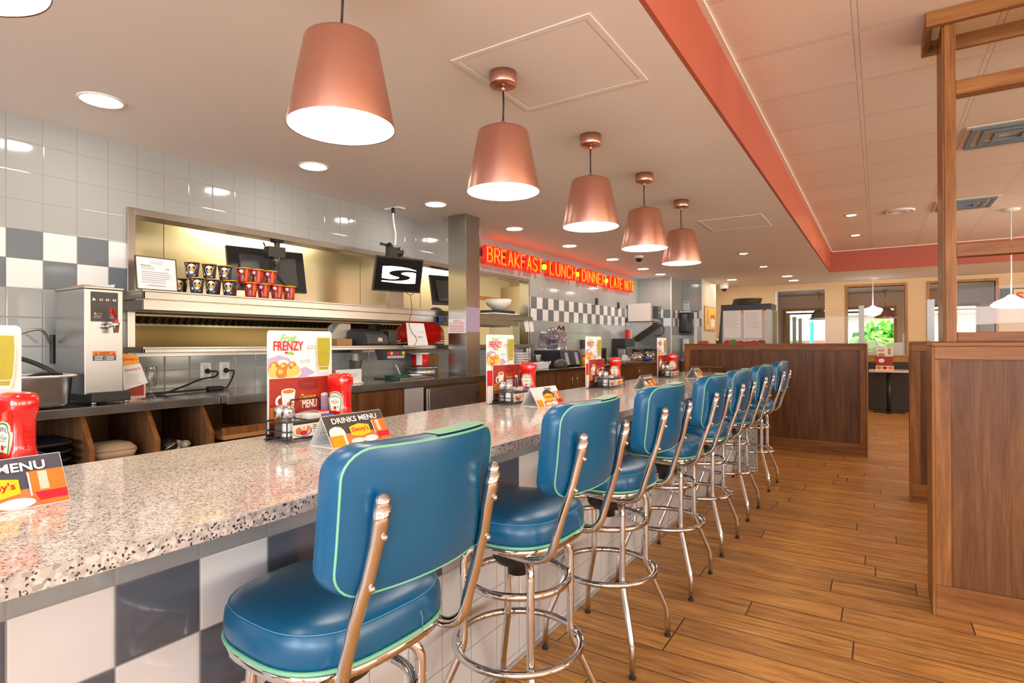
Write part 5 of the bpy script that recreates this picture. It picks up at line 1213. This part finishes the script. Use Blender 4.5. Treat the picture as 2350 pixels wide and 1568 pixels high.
b = MB(); b.tr(Matrix.Translation((-3.40, 1.68, .748)) @ Matrix.Rotation(.5, 4, 'X')); b.lathe([(.05, -.03), (.055, 0), (.03, .035)], 'black_plastic', n=20); b.lathe([(.056, -.002), (.058, .004)], 'chrome', n=20); one(b, 'black_lid', 'black round lid with bright rim leaning beside white wrap', 'lid')  # a round black lid leaning on its side
# ------------------------------------------------------------------ neon word sign
STROKES = {
 'B': [[(0, 0), (0, 1), (.6, 1), (.9, .88), (.9, .66), (.6, .53), (.1, .53)], [(.6, .53), (.95, .40), (.95, .13), (.65, 0), (0, 0)]],
 'R': [[(0, 0), (0, 1), (.65, 1), (.95, .86), (.95, .62), (.65, .48), (.08, .48)], [(.5, .48), (1, 0)]],
 'E': [[(.95, 1), (0, 1), (0, 0), (.95, 0)], [(0, .52), (.75, .52)]],
 'A': [[(0, 0), (.5, 1), (1, 0)], [(.2, .34), (.8, .34)]],
 'K': [[(0, 0), (0, 1)], [(.95, 1), (.08, .46), (1, 0)]],
 'F': [[(0, 0), (0, 1), (.95, 1)], [(0, .52), (.75, .52)]],
 'S': [[(.95, .88), (.7, 1), (.3, 1), (.05, .86), (.05, .66), (.3, .54), (.7, .46), (.95, .32), (.95, .14), (.7, 0), (.3, 0), (.03, .13)]],
 'T': [[(.5, 0), (.5, 1)], [(0, 1), (1, 1)]], 'L': [[(0, 1), (0, 0), (.9, 0)]],
 'U': [[(0, 1), (0, .2), (.25, 0), (.75, 0), (1, .2), (1, 1)]], 'N': [[(0, 0), (0, 1), (1, 0), (1, 1)]],
 'C': [[(.97, .84), (.72, 1), (.28, 1), (.02, .82), (.02, .18), (.28, 0), (.72, 0), (.97, .16)]],
 'H': [[(0, 0), (0, 1)], [(1, 0), (1, 1)], [(0, .52), (1, .52)]], 'D': [[(0, 0), (0, 1), (.55, 1), (1, .78), (1, .22), (.55, 0), (0, 0)]], 'I': [[(.5, 0), (.5, 1)]]}
t = thing('neon_sign', 'red and yellow neon word sign reading breakfast lunch dinner late nite', 'sign', (XW, 0, 0))
b = MB(); b.box(.004, .045, 5.25, 10.12, 2.335, 2.41, 'black_metal')
for y in (6.05, 7.25, 8.25, 9.3): b.box(.01, .04, y, y + .07, 2.41, 2.475, 'black_metal')
b.build('raceway', t)
def word(s_, y0, y1, z0=2.245, z1=2.452):
    n = sum(.45 if c == 'I' else (.5 if c == ' ' else 1) for c in s_); st_ = (y1 - y0) / n; y = y0
    for c in s_:
        w = st_ * (.45 if c == 'I' else (.5 if c == ' ' else 1))
        if c != ' ':
            a0 = y + w * .16; wd = w * .68
            ch = MB(); tb = MB()
            for st__ in STROKES[c]:
                q = [(a0 + wd * u, z0 + .02 + (z1 - z0 - .04) * v) for u, v in st__]
                for i in range(len(q) - 1):
                    (ya, za), (yb, zb) = q[i], q[i + 1]; d = math.hypot(yb - ya, zb - za); uy, uz = (yb - ya) / d * .021, (zb - za) / d * .021
                    ch.prism([(ya - uy - uz, za - uz + uy), (ya - uy + uz, za - uz - uy), (yb + uy + uz, zb + uz - uy), (yb + uy - uz, zb + uz + uy)], 'neon_red', (.048 + .0006 * i, 0, 0), FU, FV, .045)
                tb.tube([(.1035, a, z) for a, z in q], .0046, 'neon_yellow', 8)
            o = ch.build('letter', t); tb.build('neon_tube', o)
        y += w
word('BREAKFAST', 5.37, 6.70); word('LUNCH', 6.86, 7.70); word('DINNER', 7.87, 8.80); word('LATE NITE', 8.96, 10.1)
for y in (6.78, 7.785, 8.88):
    b = MB(); b.lathe([(.042, .05), (.042, .085), (.03, .092)], 'neon_dot', (0, y, 2.352), 6, ax='X', smooth=False); b.build('dot', t)
for i, (y, z) in enumerate(((8.62, 1.995), (9.55, 1.98), (9.50, 1.30))):
    b = MB(); b.box(0, .025, -.03, .03, -.055, .055, 'black_plastic'); one(b, 'wall_box', ['black wall box above the checkered tile row, left one', 'black wall box above the checkered tiles near microwave', 'black wall box below checkered tiles left of coffee brewer'][i], 'wall box', loc=(XW, y, z), bevel=.003)

# ------------------------------------------------------------------ far end of the service counter
for k in range(7):
    b = MB(); b.rings([sup(.11, .115, 0, 24, 5), sup(.122, .128, .012, 24, 5), sup(.122, .128, .02, 24, 5)], 'china'); one(b, 'plate', ['lowest', 'second', 'third', 'fourth', 'fifth', 'sixth', 'topmost'][k] + ' square white dish in stack behind the third menu', 'dish', 'white dishes stacked on the service counter', loc=(-3.60, 5.72, BT + .003 + .0292 * k))
t = thing('napkin_box', 'low pale blue box of straws beside the steel tumblers', 'box', (-3.43, 5.98, BT + .003))
b = MB(); b.box(-.07, .07, -.14, .10, 0, .075, 'paper_bluish'); b.build('carton', t, .004)
for k in range(9):
    a = k * .7; b = MB(); b.tube([(.022 * math.cos(a), .022 * math.sin(a), .004), (.06 * math.cos(a), .07 * math.sin(a), .085)], .0035, 'paper_bluish', 5); one(b, 'straw', 'pale blue wrapped straw in the fan beside the blue box', 'straw', 'wrapped straws by the tumblers', loc=(-3.43, 6.14, BT + .003))
for i, (y, h, x) in enumerate(((5.98, .245, -3.60), (6.13, .165, -3.55))):
    b = MB(); b.lathe([(.042, 0), (.045, .004), (.055, h - .01), (.056, h), (.052, h - .004), (.040, .006)], 'steel_bright', n=24); one(b, 'tumbler', ('tall' if i == 0 else 'shorter') + ' steel tumbler standing left of the blender', 'tumbler', loc=(x, y, BT + .003))
def blender(y0, y1, label, jug):
    t = thing('blender', label, 'blender', (-3.58, (y0 + y1) / 2, BT + .003)); w = (y1 - y0) / 2
    b = MB(); b.prism([(-.2, 0), (.20, 0), (.235, .02), (.19, .21), (-.2, .215)], 'black_plastic', (0, w, 0), (1, 0, 0), (0, 0, 1), 2 * w); b.build('base', t, .012)
    b = MB(); b.prism([(-.045, 0), (.045, 0), (.04, .16), (-.04, .16)], 'grey_plastic', (.2335, 0, .026), (0, 1, 0), (-.23, 0, .973), .004); cp = b.build('control_panel', t)
    b = MB(); b.prism([(-.018, .115), (.018, .115), (.018, .14), (-.018, .14)], 'lcd_blue', (.2375, 0, .026), (0, 1, 0), (-.23, 0, .973), .002); b.build('display', cp)
    if jug:
        b = MB(); b.box(-.19, .15, -w + .005, w - .005, .216, .222, 'clear_violet'); b.rings([sup(.17, w - .01, .222, 28, 7), sup(.17, w - .01, .44, 28, 7), sup(.15, w - .03, .46, 28, 5)], 'clear_violet', (False, True)); b.build('sound_cover', t)
        b = MB(); b.lathe([(.06, .225), (.065, .23), (.095, .37), (.09, .37), (.06, .24)], 'clear_violet', n=20); b.sphere((0, 0, .37), .1, 'clear_violet', 18, 6, (1, 1, 1.5), zmin=0); b.build('jug', t)
        b = MB(); b.tube(spline([(.03, .10, .49), (.03, .14, .53), (.03, .18, .49), (.03, .22, .495), (.03, .26, .53), (.03, .28, .47)]), .009, 'cord_black', 8); b.build('cover_handle', t)
    return t
blender(6.44, 6.70, 'blender with clear dome cover and blue display on counter', True)
blender(6.72, 6.98, 'second blender base right of the domed blender, without cover', False)
b = MB(); b.sphere((0, 0, .045), .09, 'dark_plastic', 16, 7, (.8, 1.4, .75), zmin=-.6); one(b, 'black_scoop', 'dark rounded scoop lying before the blender base', 'scoop', loc=(-3.30, 6.27, BT + .003))
b = MB(); b.box(-.03, .03, -.04, .04, -.07, .07, 'dark_plastic'); b.tube([(.03, .04, .05), (.05, .07, .04), (.05, .07, -.02), (.03, .04, -.04)], .008, 'black_plastic', 6); one(b, 'wall_phone', 'small black handset hanging on tiles right of the blender', 'handset', loc=(XW + .031, 8.05, 1.30), bevel=.004)
for i, (y, m, lid, h) in enumerate(((7.18, 'print_amber', 'red_plastic', .12), (7.34, 'paper_white', 'red_plastic', .10), (7.46, 'clear_glass', 'green_plastic', .12), (7.02, 'cup_dark', 'red_plastic', .17))):
    t = thing('jar', ['amber jar with red lid right of the blenders', 'white jar with red lid right of the amber jar', 'clear jar with green lid behind the third fruit menu', 'dark bottle with red lid close to the second blender'][i], 'jar', (-3.42, y, BT + .003))
    b = MB(); b.lathe([(.032, 0), (.035, .004), (.034, h * .8), (.022, h)], m, n=18); b.build('body', t); b = MB(); b.lathe([(.028, h), (.028, h + .018), (.02, h + .022)], lid, n=18); b.build('lid', t)
b = MB(); b.box(-.11, .11, -.2, .2, 0, .06, 'white_plastic'); one(b, 'white_tray', 'low white tray right of the blenders on service counter', 'tray', loc=(-3.62, 7.32, BT - .0), bevel=.006).location.z = BT + .003
b = MB(); b.lathe([(.055, 0), (.06, .004), (.06, .19), (.066, .20), (.066, .23), (.02, .235)], 'black_plastic', n=24); one(b, 'canister', 'black canister on counter behind the third ketchup bottle', 'canister', loc=(-3.52, 8.05, BT + .003))
b = MB(); b.sphere((0, 0, .05), .06, 'leaf', 12, 6, (1, 1.2, .8)); b.lathe([(.05, .05), (.02, .12), (.004, .15)], 'leaf', (0, .02, 0), 10); one(b, 'lime', 'green fruit heap behind the third ketchup bottle', 'fruit', loc=(-3.55, 8.22, BT + .004))
t = thing('sink_tray', 'metal tray with white cloth behind the third ketchup bottle', 'tray', (-3.42, 8.55, BT + .003))
b = MB(); b.box(-.14, .14, -.22, .22, 0, .022, 'steel'); b.build('tray', t, .004); b = MB(); b.prism([(-.1, .024), (.12, .024), (.10, .04), (-.06, .12)], 'paper_white', (0, .1, 0), (0, 1, 0), (0, 0, 1), .08); b.build('cloth', t, .006)
b = MB(); b.lathe([(.05, 0), (.055, .004), (.075, .13), (.07, .13), (.048, .008)], 'clear_glass', n=20); b.lathe([(.046, .01), (.06, .07)], 'foam_tan', n=20); one(b, 'measuring_jug', 'clear measuring jug with pale filling before coffee pots', 'jug', loc=(-3.42, 9.06, BT + .003))
for i, y in enumerate((9.345, 9.95)):
    t = thing('coffee_pot', ('left' if i == 0 else 'right') + ' polished steel coffee pot on the far service counter', 'coffee pot', (-3.46, y, BT + .003))
    b = MB(); b.lathe([(.085, 0), (.10, .01), (.115, .06), (.10, .115), (.065, .15), (.06, .17)], 'chrome', n=28); b.build('body', t)
    b = MB(); b.lathe([(.062, .165), (.08, .175), (.08, .195), (.05, .205)], 'black_plastic', n=24); b.tube(spline([(.06, .05, .185), (.10, .10, .17), (.11, .11, .10), (.09, .07, .05)]), .012, 'black_plastic', 8); b.build('lid_and_handle', t)
t = thing('coffee_brewer', 'black and steel coffee brewer under the microwave shelf', 'coffee maker', (-3.72, 9.45, BT + .003))
b = MB(); b.box(-.14, .10, -.2, .25, .24, .38, 'black_plastic'); b.box(-.14, -.06, -.2, .25, 0, .24, 'black_plastic'); b.box(-.14, .14, -.2, .25, 0, .012, 'black_plastic'); b.build('body', t, .006)
b = MB(); b.box(.0, .13, -.30, -.21, .012, .2, 'steel'); b.build('side_tank', t, .006)
for k, (y, m, nm) in enumerate(((0, 'print_red', 'red'), (.075, 'print_orange', 'orange'), (.15, 'foam_tan', 'tan'))):
    b = MB(); b.prism([(-.03, .381), (.035, .381), (.03, .52), (-.028, .53)], m, (.02, y, 0), (0, 1, 0), (0, 0, 1), .05); one(b, 'coffee_bag', nm + ' coffee bag standing on top of the coffee brewer', 'bag', 'coffee bags on the brewer', loc=(-3.72, 9.45, BT + .003))
b = MB(); b.sphere((0, 0, .035), .08, 'print_blue', 14, 7, (.8, 1.6, .55), zmin=-.8); one(b, 'blue_cloth', 'folded light blue cloth on far service counter edge', 'cloth', loc=(-3.34, 9.55, BT + .0))
S.objects['blue_cloth'].location.z = BT + .003
t = thing('wall_shelf', 'steel bracket shelf in the tiled corner carrying a microwave', 'shelf', (XW, 10.2, 0))
b = MB(); b.box(0, .50, -.29, .29, 1.672, 1.692, 'steel'); b.build('plate', t, .003)
for y in (-.285, .265):
    b = MB(); b.prism([(0.002, 1.335), (.03, 1.335), (.50, 1.645), (.50, 1.671), (.002, 1.671)], 'steel', (0, y + .018, 0), (1, 0, 0), (0, 0, 1), .018); b.build('bracket', t)
b = MB(); b.prism([(.03, 1.34), (.495, 1.648), (.495, 1.655), (.03, 1.347)], 'bronze_dark', (0, .264, 0), (1, 0, 0), (0, 0, 1), .53); b.build('sloped_panel', t)
t = thing('microwave', 'white and silver microwave on the steel corner shelf', 'microwave', (-3.63, 10.2, 1.693))
b = MB(); b.box(-.22, .21, -.25, .25, .012, .335, 'white_plastic'); b.build('housing', t, .006)
b = MB(); b.box(.21, .228, -.25, .25, .014, .333, 'grey_plastic'); b.box(.228, .231, -.2, .10, .06, .29, 'black_plastic'); b.box(.229, .233, .14, .23, .05, .3, 'dark_plastic'); dr = b.build('door', t, .003)
b = MB(); b.tube([(.23, .115, .06), (.25, .115, .06), (.25, .115, .29), (.23, .115, .29)], .006, 'chrome', 8); b.build('handle', dr)
for x, y in ((-.2, -.22), (.18, -.22), (-.2, .22), (.18, .22)):
    b = MB(); b.lathe([(.012, 0), (.012, .013)], 'black_rubber', (x, y, 0), 10); b.build('foot', t)
b = MB(); b.tube(spline([(-3.42, 10.59, 1.65), (-3.38, 10.58, 1.56), (-3.45, 10.58, 1.46), (-3.58, 10.585, 1.45)]), .006, 'cord_black', 6); one(b, 'hanging_cable', 'thin loop of cable below the microwave on tiles', 'cable')

# alcove beyond the pier
t = thing('towel_dispenser', 'shiny black paper towel dispenser in tiled alcove', 'dispenser', (-3.17, 11.298, 1.70))
b = MB(); b.rings([sup(.13, .10, -.19, 28, 4, 0, -.105), sup(.135, .105, -.16, 28, 4, 0, -.107), sup(.135, .105, .16, 28, 4, 0, -.107), sup(.12, .09, .20, 28, 4, 0, -.1)], 'black_plastic'); b.build('cover', t)
b = MB(); b.box(-.12, .12, -.19, -.02, -.225, -.19, 'dark_plastic'); b.build('outlet', t, .005)
b = MB(); b.box(-.055, .055, -.10, -.0, -.13, .13, 'white_plastic'); one(b, 'soap_dispenser', 'white soap dispenser below the black towel dispenser', 'dispenser', loc=(-3.16, 11.298, 1.27), bevel=.02)
b = MB(); b.box(-.06, .06, -.0015, 0, -.09, .09, 'paper_white'); p = Print(b, (-.06, -.0016, -.09), (1, 0, 0), (0, 0, 1)); p.rect(.01, .13, .11, .17, 'print_grey'); p.lines(.015, .105, .02, .12, 6, 'print_grey', .3, .3, random.Random(2)); one(b, 'notice', 'small white instruction sheet above the black towel dispenser', 'notice', loc=(-3.165, 11.298, 2.05))
b = MB(); b.box(-.03, .03, -.012, 0, -.36, .36, 'white_plastic'); one(b, 'corner_guard', 'pale upright guard strip right of the towel dispenser', 'trim', loc=(-2.99, 11.298, 1.55))
t = thing('wall_poster', 'orange food poster on the side wall of the alcove', 'poster', (-2.859, 11.86, 1.80))
b = MB(); b.box(0, .012, -.43, .43, -.24, .24, 'oak_trim'); b.build('frame', t, .002)
b = MB(); b.box(.012, .0135, -.41, .41, -.222, .222, 'print_puff_light'); p = Print(b, (.0136, -.41, -.222), FU, FV)
for i in range(9): p.ell(.22, .40 - i * .036, .04, .012, 'print_brown', 10)
p.ell(.6, .25, .2, .06, 'print_puff', 18); p.rect(.45, .05, .75, .2, 'print_cream'); p.ell(.6, .20, .14, .03, 'print_white', 16); p.rect(.2, .02, .26, .1, 'print_white'); b.build('print', t)
b = MB(); b.box(-.18, .18, -.19, -.003, .0, .06, 'steel'); tag(b.build('hand_sink', None, .01, loc=(-3.055, 11.298, .95)), 'small steel sink ledge in the alcove beside partition', 'sink')
b = MB(); b.box(-.175, .175, -.18, -.01, 0, .945, 'walnut_dark'); tag(b.build('sink_cabinet', None, loc=(-3.055, 11.298, 0)), 'dark wood cabinet under the alcove sink', 'cabinet')

# ------------------------------------------------------------------ half walls
def half_wall(label, x0, x1, y0, y1, h, left_end, right_end, base=.15, frame=.06, name='booth_partition'):
    t = thing(name, label, 'half wall', (0, 0, 0))
    d = .016
    b = MB(); b.box(x0, x1, y0 + d, y1, 0, h - .02, 'walnut'); b.build('panel', t)
    b = MB(); b.box(x0 - .012, x1 + .012, y0 - .012, y1 + .012, h - .02, h, 'walnut_x'); b.build('cap', t, .004)
    b = MB(); b.hexa([(x0, y0, h - .02 - frame), (x1, y0, h - .02 - frame), (x1, y0 + d, h - .02 - frame), (x0, y0 + d, h - .02 - frame)], [(x0, y0, h - .02), (x1, y0, h - .02), (x1, y0 + d, h - .02), (x0, y0 + d, h - .02)], 'walnut_x'); b.build('top_rail', t, .002)
    for side, x in ((left_end, x0), (right_end, x1)):
        if side:
            a, c = (x, x + frame) if x == x0 else (x - frame, x)
            b = MB(); b.prism([(a, base), (c, base), (c, h - .02 - frame if x != x0 else h - .02 - frame), (a, h - .021 - frame)], 'walnut_trim', (0, y0 + d, 0), (1, 0, 0), (0, 0, 1), d); b.build('stile', t, .002)
            b = MB(); e = .012
            b.box(x - e, x, y0 - .006, y1 + .006, 0, h - .021, 'walnut_trim') if x == x0 else b.box(x, x + e, y0 - .006, y1 + .006, 0, h - .021, 'walnut_trim'); b.build('end_board', t, .003)
    b = MB(); b.box(x0, x1, y0 - .004, y0 + d, 0, base, 'walnut_x'); b.build('baseboard', t, .003)
    return t
half_wall('long walnut half wall crossing behind the last bar stool', -2.175, -.118, 7.70, 7.86, 1.305, True, True)
half_wall('narrow walnut half wall end seen left of the right foreground wall', .229, 2.6, 5.76, 5.93, 1.325, True, False, name='booth_partition')
half_wall('large walnut half wall panel at the right edge in foreground', .228, 2.6, 3.43, 3.75, 1.318, True, False, name='booth_partition', frame=.062)
half_wall('walnut half wall behind the crossing wall, carrying glass screen', -1.42, -.13, 9.0, 9.15, 1.27, False, True)
b = MB(); b.box(-2.03, -1.685, 7.42, 7.685, 0, 1.0, 'walnut'); b.box(-2.045, -1.67, 7.405, 7.685, 1.0, 1.02, 'walnut_x'); tag(b.build('low_cabinet', None, .003), 'small wooden cabinet against the crossing half wall behind bar end', 'cabinet')

# wood and glass screen on the right foreground wall
t = thing('wooden_screen', 'tall walnut post and glass screen on the right foreground wall', 'screen', (0, 0, 1.319))
z = 1.319
b = MB(); b.box(.264, .318, 3.45, 3.725, 0, 2.87 - z, 'walnut_trim'); b.box(.272, .316, 3.442, 3.45, 0, 2.87 - z, 'walnut_trim'); b.build('post', t, .003)
for z0, z1 in ((2.505, 2.575), (1.728, 1.788)):
    b = MB(); b.box(.318, 2.5, 3.46, 3.53, z0 - z, z1 - z, 'walnut_x'); b.build('rail', t, .003)
b = MB(); b.box(.318, 2.5, 3.45, 3.72, .001, .047, 'walnut_x'); b.build('sill', t, .003)
b = MB(); b.box(.20, 2.5, 3.405, 3.44, 2.84 - z, ZU - z, 'walnut_x'); b.box(.20, 2.5, 3.735, 3.77, 2.84 - z, ZU - z, 'walnut_x'); b.box(.20, .23, 3.44, 3.735, 2.84 - z, ZU - z, 'walnut_y'); b.build('header', t, .003)
for z0, z1 in ((1.367, 1.727), (1.789, 2.504), (2.576, 2.87)):
    b = MB(); b.quad((.318, 3.495, z0 - z), (2.5, 3.495, z0 - z), (2.5, 3.495, z1 - z), (.318, 3.495, z1 - z), 'pane'); b.build('glass_pane', t)
b = MB(); n = 24
def wv(x): return .118 + .05 * (1 - math.cos((x - .318) * 2.1))
up = [(.318 + 1.6 * i / n, wv(.318 + 1.6 * i / n)) for i in range(n + 1)]
b._add([(x, 3.492, y + 1.367 - z) for x, y in up] + [(x, 3.492, .028 + .02 * math.sin((x - .3) * 3) + 1.367 - z) for x, y in up], [(i, i + 1, n + 2 + i, n + 1 + i) for i in range(n)], 'frosted'); b.build('frosted_band', t)
# slim screens standing on the half walls
def glass_screen(label, p0, p1, z0, z1, posts, m='aluminium', w=.032):
    t = thing('glass_screen', label, 'glass screen', (0, 0, 0)); P0, P1 = Vector((*p0, 0)), Vector((*p1, 0)); D = (P1 - P0); L = D.length; D.normalize()
    for f in posts:
        q = P0 + D * L * f; b = MB(); b.box(q.x - w, q.x + w, q.y - w * .7, q.y + w * .7, z0, z1, m); b.build('post', t, .003)
    b = MB(); b.quad((p0[0], p0[1], z0 + .01), (p1[0], p1[1], z0 + .01), (p1[0], p1[1], z1 - .06), (p0[0], p0[1], z1 - .06), 'pane'); b.build('glass_pane', t)
glass_screen('glass screen with one silver post above the crossing half wall', (-1.36, 9.07), (-.19, 9.07), 1.271, 1.815, (1.0,))
t = half_wall('walnut half wall running back along the far booths, posts on top', -1.43, -1.29, 9.6, 13.3, 1.27, False, False, name='booth_partition')
glass_screen('glass screen with three dark posts receding before left window', (-1.36, 9.75), (-1.36, 13.2), 1.271, 1.81, (.0, .45, .72, 1.0), 'bronze_dark')
glass_screen('glass screen with wide silver post beside the walnut post', (.365, 5.85), (2.2, 5.85), 1.326, 1.672, (.0,), 'aluminium', .026)

# ------------------------------------------------------------------ display case and trays behind the crossing wall
t = thing('display_case', 'dark display case with two paper sheets taped on the front', 'display case', (-1.77, 9.62, 0))
b = MB(); b.box(-.36, .38, 0, .5, 0, 1.2, 'walnut_dark'); b.build('base', t)
b = MB(); b.box(-.37, .38, 0, .5, 1.835, 1.925, 'black_plastic'); b.build('top_band', t, .004)
b = MB(); b.prism([(-.42, 1.2), (-.37, 1.2), (-.35, 1.835), (-.37, 1.835)], 'black_plastic', (0, .45, 0), (1, 0, 0), (0, 0, 1), .45); b.build('side_panel', t)
b = MB(); b.box(-.35, .27, .03, .05, 1.2, 1.835, 'paper_grey'); p = Print(b, (-.35, .03, 1.2), (1, 0, 0), (0, 0, 1))
p.rect(.25, .58, .62, .635, 'print_amber'); p.ell(.55, .55, .05, .05, 'print_orange', 14); p.rect(.53, .35, .56, .5, 'leaf' if False else 'print_leaf')
for x, y, m in ((.08, .11, 'print_red'), (.16, .12, 'print_leaf'), (.27, .10, 'print_red'), (.38, .09, 'print_brickred'), (.47, .10, 'print_red'), (.58, .11, 'print_brickred')): p.ell(x, y, .07, .05, m, 14)
p.ell(.35, .06, .27, .03, 'print_white', 18); p.ell(.35, .045, .25, .02, 'print_red', 16); b.build('picture_panel', t)
for x0 in (-.34, -.03):
    b = MB(); b.box(x0, x0 + .27, .018, .02, 1.39, 1.83, 'paper_white'); p = Print(b, (x0, .018, 1.39), (1, 0, 0), (0, 0, 1)); p.lines(.03, .25, .15, .41, 9, 'print_grey', .16, .4, random.Random(int(x0 * 100 + 50))); b.build('paper_sheet', t)
b = MB(); b.box(.29, .37, .01, .09, 1.2, 1.835, 'aluminium'); b.build('corner_post', t, .004)
for k in range(4):
    b = MB(); b.lathe([(.19, 0), (.215, .006), (.22, .024), (.21, .022), (.19, .006)], 'bronze_dark', n=32); one(b, 'serving_tray', ['lowest', 'second', 'third', 'topmost'][k] + ' round brown tray stacked on the display case', 'tray', 'round trays on the display case', loc=(-1.80 + .008 * k, 9.87, 1.926 + .0245 * k))
b = MB(); b.box(-.06, .06, -.04, .04, 0, .035, 'red_plastic'); one(b, 'red_box', 'small red box on the crossing half wall by the case', 'box', loc=(-1.955, 7.78, 1.306), bevel=.004)
b = MB(); b.lathe([(.016, 0), (.016, .07), (.008, .085)], 'steel_bright', n=16); one(b, 'pepper_mill', 'little shiny bottle on the crossing half wall', 'bottle', loc=(-1.78, 7.78, 1.306))
b = MB(); b.lathe([(.025, 0), (.028, .06)], 'oak_trim', n=14); one(b, 'wooden_cup', 'small tan cup on the receding half wall before left window', 'cup', loc=(-1.325, 12.3, 1.271))

# ------------------------------------------------------------------ far booths
t = thing('booth_table', 'beige topped booth table at the end of the aisle', 'table', (.16, 12.75, 0))
b = MB(); b.box(-.31, .40, -.34, .34, .765, .80, 'laminate'); b.build('table_top', t, .006)
b = MB(); b.lathe([(.035, .03), (.035, .765)], 'black_metal', n=16); b.build('pedestal', t)
b = MB(); b.box(-.25, .25, -.035, .035, 0, .03, 'black_metal'); b.box(-.035, .035, -.25, .25, 0, .031, 'black_metal'); b.build('foot', t, .006)
b = MB(); b.box(-.9, 1.0, 0, .30, 0, .72, 'booth_dark'); b.box(-.9, 1.0, .18, .30, .72, .93, 'booth_dark'); tag(b.build('booth_bench', None, .02, loc=(.16, 13.13, 0)), 'dark booth bench behind the far booth table', 'bench')
b = MB(); b.box(-.14, .14, -.08, .08, 0, .075, 'print_cream'); p = Print(b, (-.14, -.08, 0), (1, 0, 0), (0, 0, 1)); p.ell(.05, .04, .04, .03, 'print_puff', 12); p.ell(.14, .04, .04, .03, 'print_red', 12); p.ell(.23, .04, .04, .03, 'print_orange', 12); one(b, 'condiment_caddy', 'low caddy with food pictures on the far booth table', 'caddy', loc=(.10, 12.72, .80))
b = MB(); b.box(-.14, .13, .09, .094, 0, .25, 'print_brickred'); p = Print(b, (-.14, .09, 0), (1, 0, 0), (0, 0, 1)); p.ell(.09, .17, .05, .04, 'print_white', 12); one(b, 'dessert_menu', 'red menu standing on the far booth table', 'menu', loc=(.10, 12.72, .80))
b = MB(); b.box(-.12, .13, .10, .104, 0, .42, 'print_white'); p = Print(b, (-.12, .10, .25), (1, 0, 0), (0, 0, 1)); p.rect(.17, .03, .22, .15, 'print_smoothie'); p.ell(.07, .03, .06, .03, 'print_puff', 12); p.text('FRENZY', .02, .09, .12, .13, 'print_red', .02); one(b, 'fruit_menu', 'white fruit menu standing on the far booth table', 'menu', loc=(.10, 12.72, .80))
for i in range(2):
    b = MB(); b.box(-.003, .003, -.045, .045, -.13, 0, 'print_white'); b.box(.003, .005, -.04, .04, -.015, -.004, 'grey_plastic'); o = one(b, 'hanging_slip', ('left' if i == 0 else 'right') + ' white order slip hanging at right end of pass shelf', 'paper slip', loc=(-3.575, 5.90 + .11 * i, 1.585)); o.rotation_euler = (.12, -.12, 0)
t = thing('wavy_screen', 'low frosted screen with wavy top before the middle window', 'screen', (0, 13.463, 0))
b = MB(); n = 20; up = [(-.46 + .86 * i / n, 1.375 - .06 * (1 - math.cos(PI * i / n)) / 2 + .015 * math.sin(2 * PI * i / n)) for i in range(n + 1)]
b.prism([(-.46, 1.0585)] + [(.40, 1.0585)] + up[::-1], 'frosted', (0, 0, 0), (1, 0, 0), (0, 0, 1), .012); b.build('panel', t)
b = MB(); b.box(.40, .43, -.004, .03, 1.0585, 1.48, 'grey_plastic'); b.build('post', t, .003)
t = thing('globe_pendant', 'white schoolhouse pendant hanging before the middle far window', 'pendant lamp', (-.085, 13.05, ZC))
b = MB(); b.lathe([(.02, -.03), (.085, -.02), (.09, 0)], 'white_plastic', n=24); b.build('canopy', t); b = MB(); b.lathe([(.011, -.53), (.011, -.025)], 'white_plastic', n=12); b.build('stem', t)
b = MB(); b.lathe([(.03, -.53), (.04, -.545), (.075, -.56), (.15, -.585), (.165, -.62), (.12, -.70), (.06, -.725), (.001, -.73)], 'globe_white', n=32, caps=(True, True)); b.build('glass_shade', t)
for i, x in enumerate((-1.11, .125)):
    t = thing('dome_pendant', ['brushed metal dome pendant beyond the left far opening', 'brushed metal dome pendant beyond the middle far opening'][i], 'pendant lamp', (x, 14.5, 2.43))
    b = MB(); b.lathe([(.02, -.02), (.06, -.015), (.06, 0)], 'steel', n=20); b.build('canopy', t); b = MB(); b.lathe([(.006, -.39), (.006, -.02)], 'steel', n=8); b.build('stem', t)
    b = MB(); b.lathe([(.03, -.375), (.05, -.385), (.10, -.41), (.15, -.48), (.17, -.56), (.215, -.60), (.21, -.602), (.165, -.565), (.14, -.48)], 'copper' if i else 'steel', n=32, caps=(True, False)); b.build('dome', t)
    b = MB(); b.lathe([(.001, -.575), (.15, -.575)], 'globe_white', n=24, caps=(True, False)); b.build('glow_disc', t)  # glowing disc added inside the dome to light the porch
t = thing('globe_pendant', 'white shallow pendant at the right edge behind the glass screen', 'pendant lamp', (1.345, 9.0, ZU))
b = MB(); b.lathe([(.02, -.03), (.085, -.02), (.09, 0)], 'white_plastic', n=24); b.build('canopy', t); b = MB(); b.lathe([(.008, -1.03), (.008, -.025)], 'white_plastic', n=12); b.build('stem', t)
b = MB(); b.lathe([(.03, -1.03), (.06, -1.06), (.16, -1.11), (.2, -1.15), (.19, -1.17), (.1, -1.19), (.001, -1.195)], 'globe_white', n=32, caps=(True, True)); b.build('glass_shade', t)
t = thing('wall_sign', 'black framed sign with yellow panel and red letter at far right', 'sign', (2.22, YF - .001, 2.125))
b = MB(); b.box(-.35, .35, -.05, 0, -.15, .15, 'black_plastic'); b.build('frame', t, .005)
b = MB(); b.box(-.18, .32, -.055, -.0505, -.12, .13, 'print_yellow'); p = Print(b, (-.18, -.055, -.12), (1, 0, 0), (0, 0, 1)); p.text('S', .03, .05, .14, .2, 'print_red', .03); b.build('yellow_panel', t)
